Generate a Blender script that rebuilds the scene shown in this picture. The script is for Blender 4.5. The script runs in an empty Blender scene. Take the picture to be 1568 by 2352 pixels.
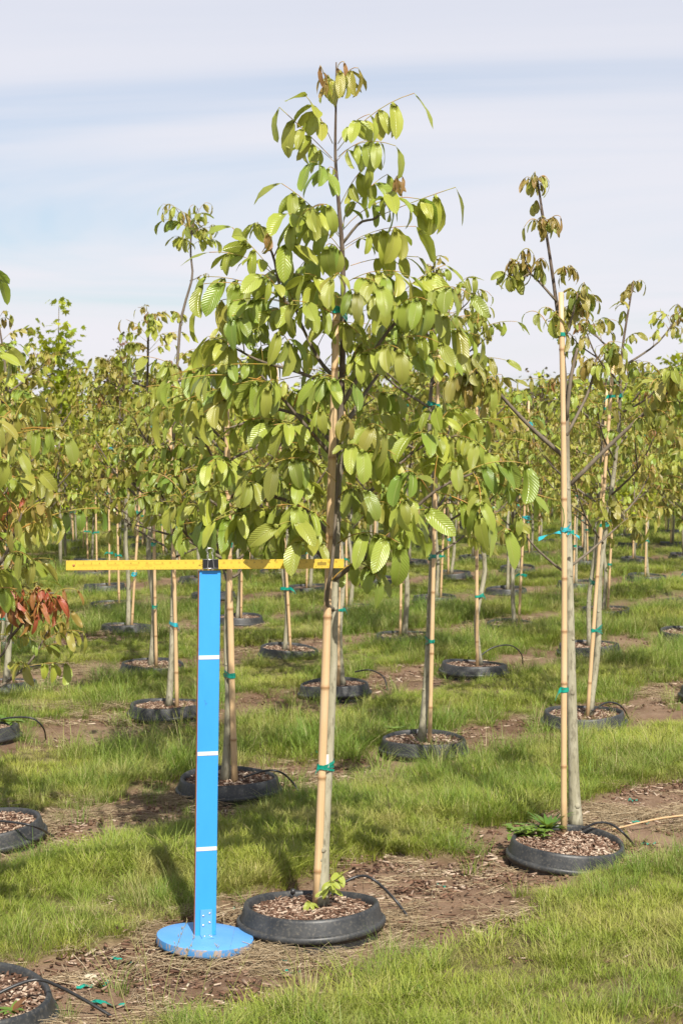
import bpy, math, random
import numpy as np
from mathutils import Vector, Matrix
R = math.radians
rnd = random.Random(7)
npr = np.random.default_rng(11)
scene = bpy.context.scene
col = scene.collection

# ------------------------------------------------------------------ camera
FPX, CX, CY, HOR, CAMH = 3720.0, 784.0, 1176.0, 1020.0, 1.62   # photo measured on a 1568 x 2352 grid
PITCH = math.atan((CY - HOR) / FPX)
cam_d = bpy.data.cameras.new('camera'); cam = bpy.data.objects.new('camera', cam_d); col.objects.link(cam)
cam.location = (0, 0, CAMH); cam.rotation_euler = (math.pi / 2 - PITCH, 0, 0)
cam_d.sensor_fit = 'VERTICAL'; cam_d.sensor_height = 24.0; cam_d.lens = FPX / 2352 * 24.0
cam_d.clip_start = 0.05; cam_d.clip_end = 3000
cam_d.dof.use_dof = True; cam_d.dof.focus_distance = 5.4; cam_d.dof.aperture_fstop = 8
scene.camera = cam

# ------------------------------------------------------------------ sky and sun
SUN_EL, SUN_DIR = R(47), Vector((0.27, -0.96, 0)).normalized()     # the sun stands behind the camera, a little to the right
w = bpy.data.worlds.new('World'); scene.world = w; w.use_nodes = True
wn, wl = w.node_tree.nodes, w.node_tree.links
wn.clear()
def N(t, **k):
    n = wn.new(t)
    for a, b in k.items(): setattr(n, a, b)
    return n
sky = N('ShaderNodeTexSky', sky_type='NISHITA'); sky.sun_disc = False
sky.sun_elevation = SUN_EL; sky.sun_rotation = math.atan2(SUN_DIR.x, SUN_DIR.y)
sky.air_density = 1.0; sky.dust_density = 1.6; sky.ozone_density = 1.2
tc = N('ShaderNodeTexCoord'); sx = N('ShaderNodeSeparateXYZ'); wl.new(tc.outputs['Generated'], sx.inputs[0])
az = N('ShaderNodeMath', operation='MAXIMUM'); wl.new(sx.outputs['Z'], az.inputs[0]); az.inputs[1].default_value = 0.0
zz = N('ShaderNodeMath', operation='ADD'); wl.new(az.outputs[0], zz.inputs[0]); zz.inputs[1].default_value = 0.10
dx = N('ShaderNodeMath', operation='DIVIDE'); wl.new(sx.outputs['X'], dx.inputs[0]); wl.new(zz.outputs[0], dx.inputs[1])
dy = N('ShaderNodeMath', operation='DIVIDE'); wl.new(sx.outputs['Y'], dy.inputs[0]); wl.new(zz.outputs[0], dy.inputs[1])
cb = N('ShaderNodeCombineXYZ'); wl.new(dx.outputs[0], cb.inputs[0]); wl.new(dy.outputs[0], cb.inputs[1])
mp = N('ShaderNodeMapping'); wl.new(cb.outputs[0], mp.inputs[0]); mp.inputs['Rotation'].default_value = (0, 0, R(14)); mp.inputs['Scale'].default_value = (0.32, 0.62, 1); mp.inputs['Location'].default_value = (0.5, 0.55, 0)
nz = N('ShaderNodeTexNoise'); wl.new(mp.outputs[0], nz.inputs['Vector'])
nz.inputs['Scale'].default_value = 1.0; nz.inputs['Detail'].default_value = 6; nz.inputs['Roughness'].default_value = 0.5; nz.inputs['Distortion'].default_value = 0.9
cr = N('ShaderNodeMapRange'); wl.new(nz.outputs['Fac'], cr.inputs['Value'])
cr.inputs['From Min'].default_value = 0.36; cr.inputs['From Max'].default_value = 0.64; cr.inputs['To Min'].default_value = 0.10; cr.inputs['To Max'].default_value = 0.95
pl = N('ShaderNodeMath', operation='ADD'); wl.new(az.outputs[0], pl.inputs[0]); pl.inputs[1].default_value = 0.16
tau = N('ShaderNodeMath', operation='DIVIDE'); wl.new(cr.outputs[0], tau.inputs[0]); wl.new(pl.outputs[0], tau.inputs[1])
ng_ = N('ShaderNodeMath', operation='MULTIPLY'); wl.new(tau.outputs[0], ng_.inputs[0]); ng_.inputs[1].default_value = -1.0
ex_ = N('ShaderNodeMath', operation='EXPONENT'); wl.new(ng_.outputs[0], ex_.inputs[0])
vf = N('ShaderNodeMath', operation='SUBTRACT'); vf.inputs[0].default_value = 1.0; wl.new(ex_.outputs[0], vf.inputs[1])
mx = N('ShaderNodeMix', data_type='RGBA'); wl.new(vf.outputs[0], mx.inputs['Factor'])
wl.new(sky.outputs[0], mx.inputs[6]); mx.inputs[7].default_value = (6.05, 5.95, 6.35, 1)      # thin high cloud veil
bgd = N('ShaderNodeBackground'); wl.new(mx.outputs[2], bgd.inputs[0]); bgd.inputs[1].default_value = 0.095
wo = N('ShaderNodeOutputWorld'); wl.new(bgd.outputs[0], wo.inputs[0])
sd = bpy.data.lights.new('sun', 'SUN'); sun = bpy.data.objects.new('sun', sd); col.objects.link(sun)
sd.energy = 5.0; sd.angle = R(0.55); sd.color = (1.0, 0.945, 0.85)
sv = Vector((SUN_DIR.x * math.cos(SUN_EL), SUN_DIR.y * math.cos(SUN_EL), math.sin(SUN_EL)))
sun.rotation_euler = sv.to_track_quat('Z', 'Y').to_euler(); sun.location = sv * 30
scene.view_settings.view_transform = 'Standard'; scene.view_settings.look = 'None'
scene.view_settings.exposure = 0.6; scene.view_settings.gamma = 1.0; scene.view_settings.use_curve_mapping = False
scene.render.engine = 'CYCLES'
scene.cycles.max_bounces = 6; scene.cycles.diffuse_bounces = 3; scene.cycles.glossy_bounces = 2
scene.cycles.transmission_bounces = 4; scene.cycles.transparent_max_bounces = 4
scene.cycles.use_denoising = True
scene.cycles.sample_clamp_indirect = 4

# ------------------------------------------------------------------ helpers
CP, SP = math.cos(PITCH), math.sin(PITCH)
def ray(px, py):
    a, b = (px - CX) / FPX, (CY - py) / FPX
    return Vector((a, CP + b * SP, -SP + b * CP))
def at(px, py, Y):                       # the point on a photo ray at the distance Y in front of the camera
    d = ray(px, py); return Vector((d.x / d.y * Y, Y, CAMH + d.z / d.y * Y))
def on(px, py, z=0.0):                   # the point on a photo ray at height z
    d = ray(px, py); t = (z - CAMH) / d.z; return Vector((d.x * t, d.y * t, z))

def hsh(ix, iy, s):
    n = (ix * 374761393 + iy * 668265263 + s * 1442695041) & 0xffffffff
    n = ((n ^ (n >> 13)) * 1274126177) & 0xffffffff
    return ((n ^ (n >> 16)) & 0xffff) / 65535.0
def vn(x, y, s=0):
    x = np.asarray(x, float); y = np.asarray(y, float)
    ix = np.floor(x).astype(np.int64); iy = np.floor(y).astype(np.int64); fx = x - ix; fy = y - iy
    fx = fx * fx * (3 - 2 * fx); fy = fy * fy * (3 - 2 * fy)
    a = hsh(ix, iy, s); b = hsh(ix + 1, iy, s); c = hsh(ix, iy + 1, s); d = hsh(ix + 1, iy + 1, s)
    return (a * (1 - fx) + b * fx) * (1 - fy) + (c * (1 - fx) + d * fx) * fy
def fbm(x, y, s=0, o=3):
    t = 0; am = 1; tot = 0
    for i in range(o):
        t = t + am * vn(np.asarray(x) * 2 ** i, np.asarray(y) * 2 ** i, s + 17 * i); tot += am; am *= .5
    return t / tot

class MB:                                # collects shapes, builds ONE mesh object
    def __init__(s): s.v = []; s.f = []; s.n = 0; s.uv = []; s.att = {}; s.mi = []
    def add(s, v, f, uv=None, mi=0, **att):
        v = np.asarray(v, float).reshape(-1, 3); s.v.append(v)
        n = s.n
        s.f.extend([tuple(i + n for i in q) for q in f]); s.mi.extend([mi] * len(f))
        s.uv.append(np.asarray(uv, float) if uv is not None else np.zeros((len(v), 2)))
        for k, a in att.items(): s.att.setdefault(k, []).append((n, np.broadcast_to(np.asarray(a, float), (len(v),))))
        s.n += len(v)
    def mesh(s, name, mats, smooth=True):
        me = bpy.data.meshes.new(name)
        V = np.concatenate(s.v) if s.v else np.zeros((0, 3))
        me.from_pydata(V.tolist(), [], s.f)
        for m in (mats if isinstance(mats, (list, tuple)) else [mats]): me.materials.append(m)
        if any(s.mi): me.polygons.foreach_set('material_index', s.mi)
        if smooth: me.polygons.foreach_set('use_smooth', [True] * len(me.polygons))
        UV = np.concatenate(s.uv) if s.uv else np.zeros((0, 2))
        if len(UV) and UV.any():
            l = me.uv_layers.new(name='UVMap'); li = np.zeros(len(me.loops), np.int32); me.loops.foreach_get('vertex_index', li)
            l.data.foreach_set('uv', UV[li].ravel())
        for k, parts in s.att.items():
            a = np.zeros(s.n)
            for st, arr in parts: a[st:st + len(arr)] = arr
            at_ = me.attributes.new(k, 'FLOAT', 'POINT'); at_.data.foreach_set('value', a)
        me.update(); return me
    def build(s, name, mats, parent=None, smooth=True):
        return put(name, s.mesh(name, mats, smooth), parent)
def put(name, me, parent=None, mat=None):
    o = bpy.data.objects.new(name, me); col.objects.link(o)
    if parent is not None: o.parent = parent
    if mat is not None: o.matrix_basis = mat
    return o
def tag(o, label=None, cat=None, group=None, kind=None):
    if label: o['label'] = label
    if cat: o['category'] = cat
    if group: o['group'] = group
    if kind: o['kind'] = kind
    return o
def thing(name, loc, label, cat, group=None):
    o = bpy.data.objects.new(name, None); o.empty_display_size = .05; col.objects.link(o); o.location = loc
    return tag(o, label, cat, group)

def tube(mb, pts, rad, seg=8, cap=True, mi=0, **att):
    P = np.asarray([list(p) for p in pts], float); n = len(P)
    rad = np.broadcast_to(np.asarray(rad, float), (n,))
    T = np.gradient(P, axis=0); T /= np.linalg.norm(T, axis=1)[:, None] + 1e-12
    ref = np.array([1., 0, 0]) if abs(T[0][0]) < .8 else np.array([0, 1., 0])
    U = np.cross(T[0], ref); U /= np.linalg.norm(U)
    V = []; ang = np.linspace(0, 2 * math.pi, seg, endpoint=False)
    for i in range(n):
        U = U - T[i] * np.dot(U, T[i]); U /= np.linalg.norm(U) + 1e-12; W = np.cross(T[i], U)
        V.append(P[i] + rad[i] * (np.cos(ang)[:, None] * U + np.sin(ang)[:, None] * W))
    V = np.concatenate(V); F = []
    for i in range(n - 1):
        for k in range(seg):
            a, b = i * seg + k, i * seg + (k + 1) % seg
            F.append((a, b, b + seg, a + seg))
    if cap: F.append(tuple(range(seg))[::-1]); F.append(tuple((n - 1) * seg + k for k in range(seg)))
    L = np.concatenate([[0], np.cumsum(np.linalg.norm(np.diff(P, axis=0), axis=1))])
    uv = np.stack([np.tile(np.arange(seg) / seg, n), np.repeat(L, seg)], 1)
    at2 = {k: (np.repeat(np.asarray(a, float), seg) if np.ndim(a) else a) for k, a in att.items()}
    mb.add(V, F, uv, mi, **at2)
def box(mb, lo, hi, mi=0):
    x0, y0, z0 = lo; x1, y1, z1 = hi
    v = [(x0,y0,z0),(x1,y0,z0),(x1,y1,z0),(x0,y1,z0),(x0,y0,z1),(x1,y0,z1),(x1,y1,z1),(x0,y1,z1)]
    mb.add(v, [(0,3,2,1),(4,5,6,7),(0,1,5,4),(1,2,6,5),(2,3,7,6),(3,0,4,7)], mi=mi)
def lathe(mb, prof, seg=48, wob=0.0, mi=0, s=0):
    V = []; n = len(prof)
    for r, z in prof:
        for k in range(seg):
            a = 2 * math.pi * k / seg
            rr = r * (1 + wob * math.sin(2 * a + s) + wob * .5 * math.sin(3 * a + 2 * s)); V.append((rr * math.cos(a), rr * math.sin(a), z + wob * .25 * math.sin(2 * a + 1 + s)))
    F = [(i*seg+k, i*seg+(k+1)%seg, (i+1)*seg+(k+1)%seg, (i+1)*seg+k) for i in range(n-1) for k in range(seg)]
    mb.add(V, F, mi=mi)
def smooth_path(pts, n):
    P = [Vector(p) for p in pts]
    if len(P) == 2: return [P[0].lerp(P[1], i / n) for i in range(n + 1)]
    Q = [P[0] * 2 - P[1]] + P + [P[-1] * 2 - P[-2]]; out = []; m = len(P) - 1
    for i in range(n + 1):
        t = i / n * m; k = min(int(t), m - 1); t -= k; a, b, c, d = Q[k:k + 4]
        out.append(.5 * ((2 * b) + (c - a) * t + (2 * a - 5 * b + 4 * c - d) * t * t + (3 * b - a - 3 * c + d) * t ** 3))
    return out

# letter shapes for the ruler's print, taken from the built-in font
GLYPH = {}
_txt = []
for _s in [str(i) for i in range(1, 91)] + ['ACME']:
    _c = bpy.data.curves.new('print', 'FONT'); _c.body = _s; _c.size = 1; _c.align_x = 'CENTER'; _c.align_y = 'CENTER'; _c.resolution_u = 2
    _o = bpy.data.objects.new('print', _c); col.objects.link(_o); _txt.append((_s, _o, _c))
_dg = bpy.context.evaluated_depsgraph_get()
for _s, _o, _c in _txt:
    _m = _o.evaluated_get(_dg).to_mesh(); GLYPH[_s] = ([(v.co.x, v.co.y) for v in _m.vertices], [tuple(p.vertices) for p in _m.polygons])
for _s, _o, _c in _txt: bpy.data.objects.remove(_o); bpy.data.curves.remove(_c)

# ------------------------------------------------------------------ materials
def mat(name):
    m = bpy.data.materials.new(name); m.use_nodes = True; nt = m.node_tree; nt.nodes.clear()
    out = nt.nodes.new('ShaderNodeOutputMaterial'); b = nt.nodes.new('ShaderNodeBsdfPrincipled'); nt.links.new(b.outputs[0], out.inputs[0])
    return m, nt, b, out
class NT:
    def __init__(s, nt): s.nt = nt
    def n(s, t, **k):
        n = s.nt.nodes.new(t)
        for a, b in k.items(): setattr(n, a, b)
        return n
    def l(s, a, b): s.nt.links.new(a, b)
    def math(s, op, a, b=None, c=None, clamp=False):
        n = s.n('ShaderNodeMath', operation=op, use_clamp=clamp)
        for i, v in enumerate((a, b, c)):
            if v is None: continue
            if isinstance(v, (int, float)): n.inputs[i].default_value = v
            else: s.l(v, n.inputs[i])
        return n.outputs[0]
    def mix(s, f, a, b, mode='MIX'):
        n = s.n('ShaderNodeMix', data_type='RGBA', blend_type=mode)
        for i, v in ((0, f), (6, a), (7, b)):
            if isinstance(v, (int, float)): n.inputs[i].default_value = v
            elif isinstance(v, tuple): n.inputs[i].default_value = (*v, 1) if len(v) == 3 else v
            else: s.l(v, n.inputs[i])
        return n.outputs[2]
    def noise(s, sc, det=3, rough=.5, vec=None, dist=0):
        n = s.n('ShaderNodeTexNoise'); n.inputs['Scale'].default_value = sc; n.inputs['Detail'].default_value = det
        n.inputs['Roughness'].default_value = rough; n.inputs['Distortion'].default_value = dist
        if vec is not None: s.l(vec, n.inputs['Vector'])
        return n.outputs['Fac']
    def rng(s, v, a, b, c=0., d=1.):
        n = s.n('ShaderNodeMapRange'); s.l(v, n.inputs[0])
        for i, x in enumerate((a, b, c, d)): n.inputs[i + 1].default_value = x
        return n.outputs[0]
    def attr(s, name, typ='GEOMETRY'): return s.n('ShaderNodeAttribute', attribute_name=name, attribute_type=typ).outputs['Fac']
    def pos(s): return s.n('ShaderNodeNewGeometry').outputs['Position']
    def obj(s): return s.n('ShaderNodeTexCoord').outputs['Object']
    def uv(s): return s.n('ShaderNodeTexCoord').outputs['UV']
    def mapv(s, vec, scale):
        n = s.n('ShaderNodeMapping'); s.l(vec, n.inputs[0]); n.inputs['Scale'].default_value = scale; return n.outputs[0]
    def bump(s, h, st, dist=.01):
        n = s.n('ShaderNodeBump'); s.l(h, n.inputs['Height']); n.inputs['Strength'].default_value = st; n.inputs['Distance'].default_value = dist; return n.outputs[0]

def leaf_material(name, src, veins=True, c_light=(.365,.420,.062), c_dark=(.095,.215,.024), c_young=(.33,.130,.060), trans=.34):
    m, nt, b, out = mat(name); g = NT(nt)
    tint, young = g.attr('tint', src), g.attr('young', src)
    c = g.mix(tint, c_light, c_dark)
    c = g.mix(young, c, c_young)
    nv = g.noise(35, 3, .6, g.pos())
    c = g.mix(g.rng(nv, .35, .75, 0, .3), c, g.mix(.5, c, (.22, .26, .03)))
    if veins:
        sep = g.n('ShaderNodeSeparateXYZ'); g.l(g.uv(), sep.inputs[0])
        ax = g.math('ABSOLUTE', g.math('SUBTRACT', sep.outputs[0], .5))
        ph = g.math('SUBTRACT', g.math('MULTIPLY', sep.outputs[1], 13.0), g.math('MULTIPLY', ax, 7.0))
        vein = g.math('POWER', g.math('ABSOLUTE', g.math('SINE', g.math('MULTIPLY', ph, math.pi))), .5)
        mid = g.rng(ax, 0.0, .035, 1, 0)
        c = g.mix(g.math('MULTIPLY', g.math('SUBTRACT', 1.0, vein, clamp=True), .22), c, (.40, .44, .12))
        c = g.mix(g.math('MULTIPLY', mid, .45), c, (.44, .42, .13))
        g.l(g.bump(g.math('SUBTRACT', vein, g.math('MULTIPLY', mid, 1.5)), .5, .0024), b.inputs['Normal'])
    g.l(c, b.inputs['Base Color']); b.inputs['Roughness'].default_value = .31; b.inputs['Specular IOR Level'].default_value = .6
    t = g.n('ShaderNodeBsdfTranslucent'); g.l(g.mix(.5, c, (.42, .46, .05)), t.inputs[0])
    ms = g.n('ShaderNodeMixShader'); ms.inputs[0].default_value = trans
    g.l(b.outputs[0], ms.inputs[1]); g.l(t.outputs[0], ms.inputs[2]); g.l(ms.outputs[0], out.inputs[0])
    return m
M = {}
M['leaflet'] = leaf_material('walnut_leaflet', 'OBJECT')
M['foliage'] = leaf_material('walnut_foliage', 'GEOMETRY', True, (.43,.465,.062), (.14,.26,.028), (.34,.135,.062), .36)
M['maple'] = leaf_material('maple_foliage', 'GEOMETRY', False, (.46,.49,.030), (.24,.33,.025), (.30,.18,.05), .38)
M['purple'] = leaf_material('purple_foliage', 'GEOMETRY', False, (.10,.055,.035), (.05,.03,.03), (.16,.05,.03), .2)
M['weed'] = leaf_material('weed_leaf', 'GEOMETRY', False, (.17,.27,.045), (.07,.16,.02), (.18,.05,.03), .3)
M['wood'] = leaf_material('woodland_foliage', 'GEOMETRY', False, (.12,.17,.035), (.045,.08,.025), (.2,.16,.05), .2)

m, nt, b, out = mat('rachis'); g = NT(nt); M['rachis'] = m
g.l(g.mix(g.rng(g.noise(20, 2, .5, g.pos()), .4, .65), (.27,.25,.04), (.36,.17,.035)), b.inputs['Base Color']); b.inputs['Roughness'].default_value = .45

m, nt, b, out = mat('bark'); g = NT(nt); M['bark'] = m
o_ = g.obj(); nb = g.noise(9, 4, .6, g.mapv(o_, (3, 3, .6))); nf = g.noise(70, 3, .6, g.mapv(o_, (1, 1, .35)))
grey = g.mix(g.rng(nb, .35, .68), (.255,.235,.155), (.37,.345,.255))
grey = g.mix(g.rng(nf, .50, .66, 0, .65), grey, (.11,.095,.062))
brown = g.mix(g.rng(nf, .4, .7), (.075,.052,.036), (.16,.125,.095))
g.l(g.mix(g.attr('young'), grey, brown), b.inputs['Base Color']); b.inputs['Roughness'].default_value = .75; b.inputs['Specular IOR Level'].default_value = .25
g.l(g.bump(g.math('ADD', nf, nb), .5, .004), b.inputs['Normal'])

m, nt, b, out = mat('bamboo'); g = NT(nt); M['bamboo'] = m
o_ = g.obj(); st = g.noise(1, 3, .6, g.mapv(g.uv(), (26, 1.3, 1))); bl = g.noise(5, 3, .5, o_)
c = g.mix(g.rng(st, .3, .7), (.47,.305,.150), (.58,.415,.235))
c = g.mix(g.rng(bl, .5, .75, 0, .55), c, (.56,.44,.28))
c = g.mix(g.rng(g.noise(16, 4, .65, o_), .62, .74, 0, .4), c, (.26,.15,.07))
c = g.mix(g.attr('node'), c, (.27,.15,.065))
g.l(c, b.inputs['Base Color']); b.inputs['Roughness'].default_value = .45; g.l(g.bump(st, .18, .002), b.inputs['Normal'])

m, nt, b, out = mat('tape'); g = NT(nt); M['tape'] = m
g.l(g.mix(g.rng(g.noise(60, 2, .5, g.pos()), .35, .7), (.0,.17,.115), (.012,.30,.22)), b.inputs['Base Color'])
b.inputs['Roughness'].default_value = .28
m, nt, b, out = mat('tape_blue'); M['tape_blue'] = m; b.inputs['Base Color'].default_value = (.03,.36,.42,1); b.inputs['Roughness'].default_value = .3

m, nt, b, out = mat('black_plastic'); g = NT(nt); M['pot'] = m
p_ = g.pos(); d1 = g.noise(14, 5, .65, p_); d2 = g.noise(110, 3, .6, p_)
c = g.mix(g.rng(d1, .42, .75, 0, .8), (.020,.022,.024), (.060,.060,.058))
c = g.mix(g.rng(d2, .52, .75, 0, .6), c, (.13,.115,.09))
g.l(c, b.inputs['Base Color']); g.l(g.rng(d1, .3, .7, .36, .62), b.inputs['Roughness']); g.l(g.bump(d2, .12, .002), b.inputs['Normal'])
m, nt, b, out = mat('tube_plastic'); M['tube'] = m; b.inputs['Base Color'].default_value = (.022,.022,.023,1); b.inputs['Roughness'].default_value = .42

def litter_mat(name, c0, c1, c2, rough=.8):
    m, nt, b, out = mat(name); g = NT(nt); a = g.attr('tint')
    c = g.mix(g.rng(a, 0, .5), c0, c1); c = g.mix(g.rng(a, .5, 1), c, c2)
    r_ = g.n('ShaderNodeObjectInfo').outputs['Random']
    c = g.mix(g.rng(r_, 0, 1, 0, .15), c, c1)
    g.l(c, b.inputs['Base Color']); b.inputs['Roughness'].default_value = rough; b.inputs['Specular IOR Level'].default_value = .2
    return m
M['chip'] = litter_mat('bark_chips', (.045,.024,.016), (.17,.095,.060), (.56,.45,.34))
M['straw'] = litter_mat('dry_straw', (.17,.115,.065), (.33,.25,.15), (.48,.39,.26))

m, nt, b, out = mat('potting_soil'); g = NT(nt); M['soil'] = m
p_ = g.pos(); a = g.noise(60, 4, .7, p_)
g.l(g.mix(g.rng(a, .3, .7), (.045,.028,.018), (.15,.095,.06)), b.inputs['Base Color']); b.inputs['Roughness'].default_value = .9
g.l(g.bump(a, .8, .01), b.inputs['Normal'])

m, nt, b, out = mat('ground'); g = NT(nt); M['ground'] = m
p_ = g.pos(); gm = g.attr('grass'); n1 = g.noise(1.7, 4, .6, p_); n2 = g.noise(22, 5, .65, p_); n3 = g.noise(140, 3, .6, p_)
soil = g.mix(g.rng(n1, .35, .65), (.120,.070,.042), (.235,.158,.103))
soil = g.mix(g.rng(n2, .50, .72, 0, .75), soil, (.27,.195,.13))
soil = g.mix(g.rng(n3, .55, .8, 0, .6), soil, (.075,.045,.028))
turf = g.mix(g.rng(n2, .3, .7), (.070,.066,.022), (.19,.150,.07))
far = g.mix(g.rng(g.noise(.45, 4, .6, p_), .3, .7), (.105,.150,.028), (.17,.195,.045))
sp = g.n('ShaderNodeSeparateXYZ'); g.l(p_, sp.inputs[0])
turf = g.mix(g.rng(sp.outputs[1], 12, 30), turf, far)
g.l(g.mix(gm, soil, turf), b.inputs['Base Color']); b.inputs['Roughness'].default_value = .92; b.inputs['Specular IOR Level'].default_value = .15
g.l(g.bump(g.math('ADD', n2, n3), .7, .012), b.inputs['Normal'])

def grass_mat(name, ca, cb_, cdry, trans=.32):
    m, nt, b, out = mat(name); g = NT(nt)
    p_ = g.pos(); patch = g.noise(.9, 3, .55, p_); rr = g.n('ShaderNodeObjectInfo').outputs['Random']
    k = g.math('ADD', g.rng(patch, .32, .68, 0, .65), g.math('MULTIPLY', rr, .35))
    c = g.mix(k, ca, cb_); c = g.mix(g.rng(g.noise(2.3, 4, .65, p_), .50, .68, 0, .65), c, (.44,.37,.14)); c = g.mix(g.attr('dry'), c, cdry)
    g.l(c, b.inputs['Base Color']); b.inputs['Roughness'].default_value = .5; b.inputs['Specular IOR Level'].default_value = .3
    t = g.n('ShaderNodeBsdfTranslucent'); g.l(g.mix(.35, c, (.30,.36,.03)), t.inputs[0])
    ms = g.n('ShaderNodeMixShader'); ms.inputs[0].default_value = trans
    g.l(b.outputs[0], ms.inputs[1]); g.l(t.outputs[0], ms.inputs[2]); g.l(ms.outputs[0], out.inputs[0]); return m
M['lawn'] = grass_mat('short_grass', (.36,.37,.062), (.165,.265,.032), (.46,.37,.19))
M['tall'] = grass_mat('tall_grass', (.25,.31,.05), (.10,.20,.026), (.46,.38,.20))

def paint(name, c0, c1, scr=(.0,.0,.0), rough=.4, amt=.0):
    m, nt, b, out = mat(name); g = NT(nt); o_ = g.obj()
    c = g.mix(g.rng(g.noise(7, 4, .6, g.mapv(o_, (1, 1, .3))), .3, .7), c0, c1)
    if amt: c = g.mix(g.rng(g.noise(26, 5, .7, g.mapv(o_, (1.6, 1.6, .8))), amt, amt + .06, 0, .75), c, scr)
    g.l(c, b.inputs['Base Color']); b.inputs['Roughness'].default_value = rough
    g.l(g.bump(g.noise(60, 3, .6, g.mapv(o_, (4, 4, .4))), .12, .002), b.inputs['Normal']); return m
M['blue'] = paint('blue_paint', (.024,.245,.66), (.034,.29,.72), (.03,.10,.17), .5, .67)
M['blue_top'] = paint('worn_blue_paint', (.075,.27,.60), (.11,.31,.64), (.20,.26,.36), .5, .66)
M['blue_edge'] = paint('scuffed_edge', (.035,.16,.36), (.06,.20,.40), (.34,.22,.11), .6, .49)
M['rawwood'] = paint('raw_wood', (.33,.12,.035), (.40,.17,.06), (.2,.08,.03), .7, .6)
M['white'] = paint('white_paint', (.56,.545,.47), (.62,.61,.55), (.40,.36,.24), .5, .66)
M['yellow'] = paint('yellow_enamel', (.55,.375,.040), (.59,.405,.048), (.47,.31,.03), .38, .70)
M['ink'] = paint('dark_print', (.10,.065,.012), (.14,.09,.016))
M['ink_black'] = paint('black_print', (.025,.018,.01), (.035,.025,.012))
M['ink_faint'] = paint('faint_print', (.33,.22,.03), (.36,.25,.035))
M['pale'] = paint('pale_print', (.80,.72,.50), (.85,.78,.6))
m, nt, b, out = mat('steel'); M['steel'] = m; b.inputs['Base Color'].default_value = (.62,.60,.57,1); b.inputs['Metallic'].default_value = .9; b.inputs['Roughness'].default_value = .3
m, nt, b, out = mat('black_clip'); M['clip'] = m; b.inputs['Base Color'].default_value = (.010,.010,.011,1); b.inputs['Roughness'].default_value = .6; b.inputs['Specular IOR Level'].default_value = .2
m, nt, b, out = mat('stone'); g = NT(nt); M['stone'] = m
g.l(g.mix(g.noise(40, 4, .6, g.pos()), (.36,.30,.20), (.52,.46,.34)), b.inputs['Base Color']); b.inputs['Roughness'].default_value = .7
m, nt, b, out = mat('flower_white'); M['flower'] = m; b.inputs['Base Color'].default_value = (.7,.7,.66,1)

# ------------------------------------------------------------------ planting grid
SOILH = .060
# measured pots: pixel of the rim centre (1568 x 2352 grid)
PX = {'A0':(-62,2285),'A1':(717,2080),'A2':(1299,1932),
      'B0':(-31,1888),'B1':(527,1785),'B2':(972,1697),'B3':(1340,1637),'B4':(1645,1584),
      'C0':(-54,1668),'C1':(388,1617),'C2':(768,1570),'C3':(1088,1525),'C4':(1353,1480),'C5':(1578,1450),
      'D0':(5,1562),'D1':(350,1521),'D2':(663,1486),'D3':(928,1458),'D4':(1175,1425),'D5':(1390,1397),'D6':(1580,1375)}
RIMZ = .08
POT = {k: on(x, y, RIMZ) for k, (x, y) in PX.items()}
for p in POT.values(): p.z = 0
A0v = POT['A1']; Av = Vector((.885, .895, 0)); Bv = Vector((-.42, 2.11, 0))
An = Vector((-Av.y, Av.x, 0)).normalized(); SPC = Bv.dot(An)
def row_dist(x, y):
    q = ((x - A0v.x) * An.x + (y - A0v.y) * An.y) / SPC
    return np.abs(q - np.round(q)) * SPC
def grass_mask(x, y):                    # 0 bare row soil .. 1 turf
    d = row_dist(x, y) + (fbm(np.asarray(x) * 1.5, np.asarray(y) * 1.5, 3, 3) - .5) * .58 + (vn(np.asarray(x) * 9, np.asarray(y) * 9, 5) - .5) * .10
    return np.clip((d - .31) / .14, 0, 1)
def gz(x, y):
    gm = grass_mask(x, y)
    return (fbm(np.asarray(x) * .9, np.asarray(y) * .9, 8, 2) - .5) * .05 + gm * .022 + (1 - gm) * ((vn(np.asarray(x) * 16, np.asarray(y) * 16, 9) - .5) * .014 + (vn(np.asarray(x) * 42, np.asarray(y) * 42, 10) - .5) * .006)

# ground: one sheet out to the horizon, fine where it is near
ys = list(np.arange(-6, 3, .5)) + list(np.arange(3, 10, .03)); step = .03
while ys[-1] < 900: step *= 1.028; ys.append(ys[-1] + step)
ys = np.array(ys); us = np.linspace(-1, 1, 301)
Yg, Ug = np.meshgrid(ys, us, indexing='ij'); Xg = Ug * (.42 * np.maximum(Yg, 0) + 2.6)
gmk = grass_mask(Xg, Yg); Zg = gz(Xg, Yg)
fade = np.clip((60 - Yg) / 30, 0, 1); Zg = Zg * fade
mb = MB(); nu = len(us); nyy = len(ys)
I = np.arange(nyy * nu).reshape(nyy, nu)
F = np.stack([I[:-1, :-1], I[:-1, 1:], I[1:, 1:], I[1:, :-1]], -1).reshape(-1, 4)
mb.add(np.stack([Xg, Yg, Zg], -1).reshape(-1, 3), F.tolist(), grass=np.maximum(gmk, np.clip((Yg - 24) / 10, 0, 1)).ravel())
ground = mb.build('ground', M['ground']); tag(ground, 'brown row soil and green turf of a nursery field', 'ground', kind='structure')

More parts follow.
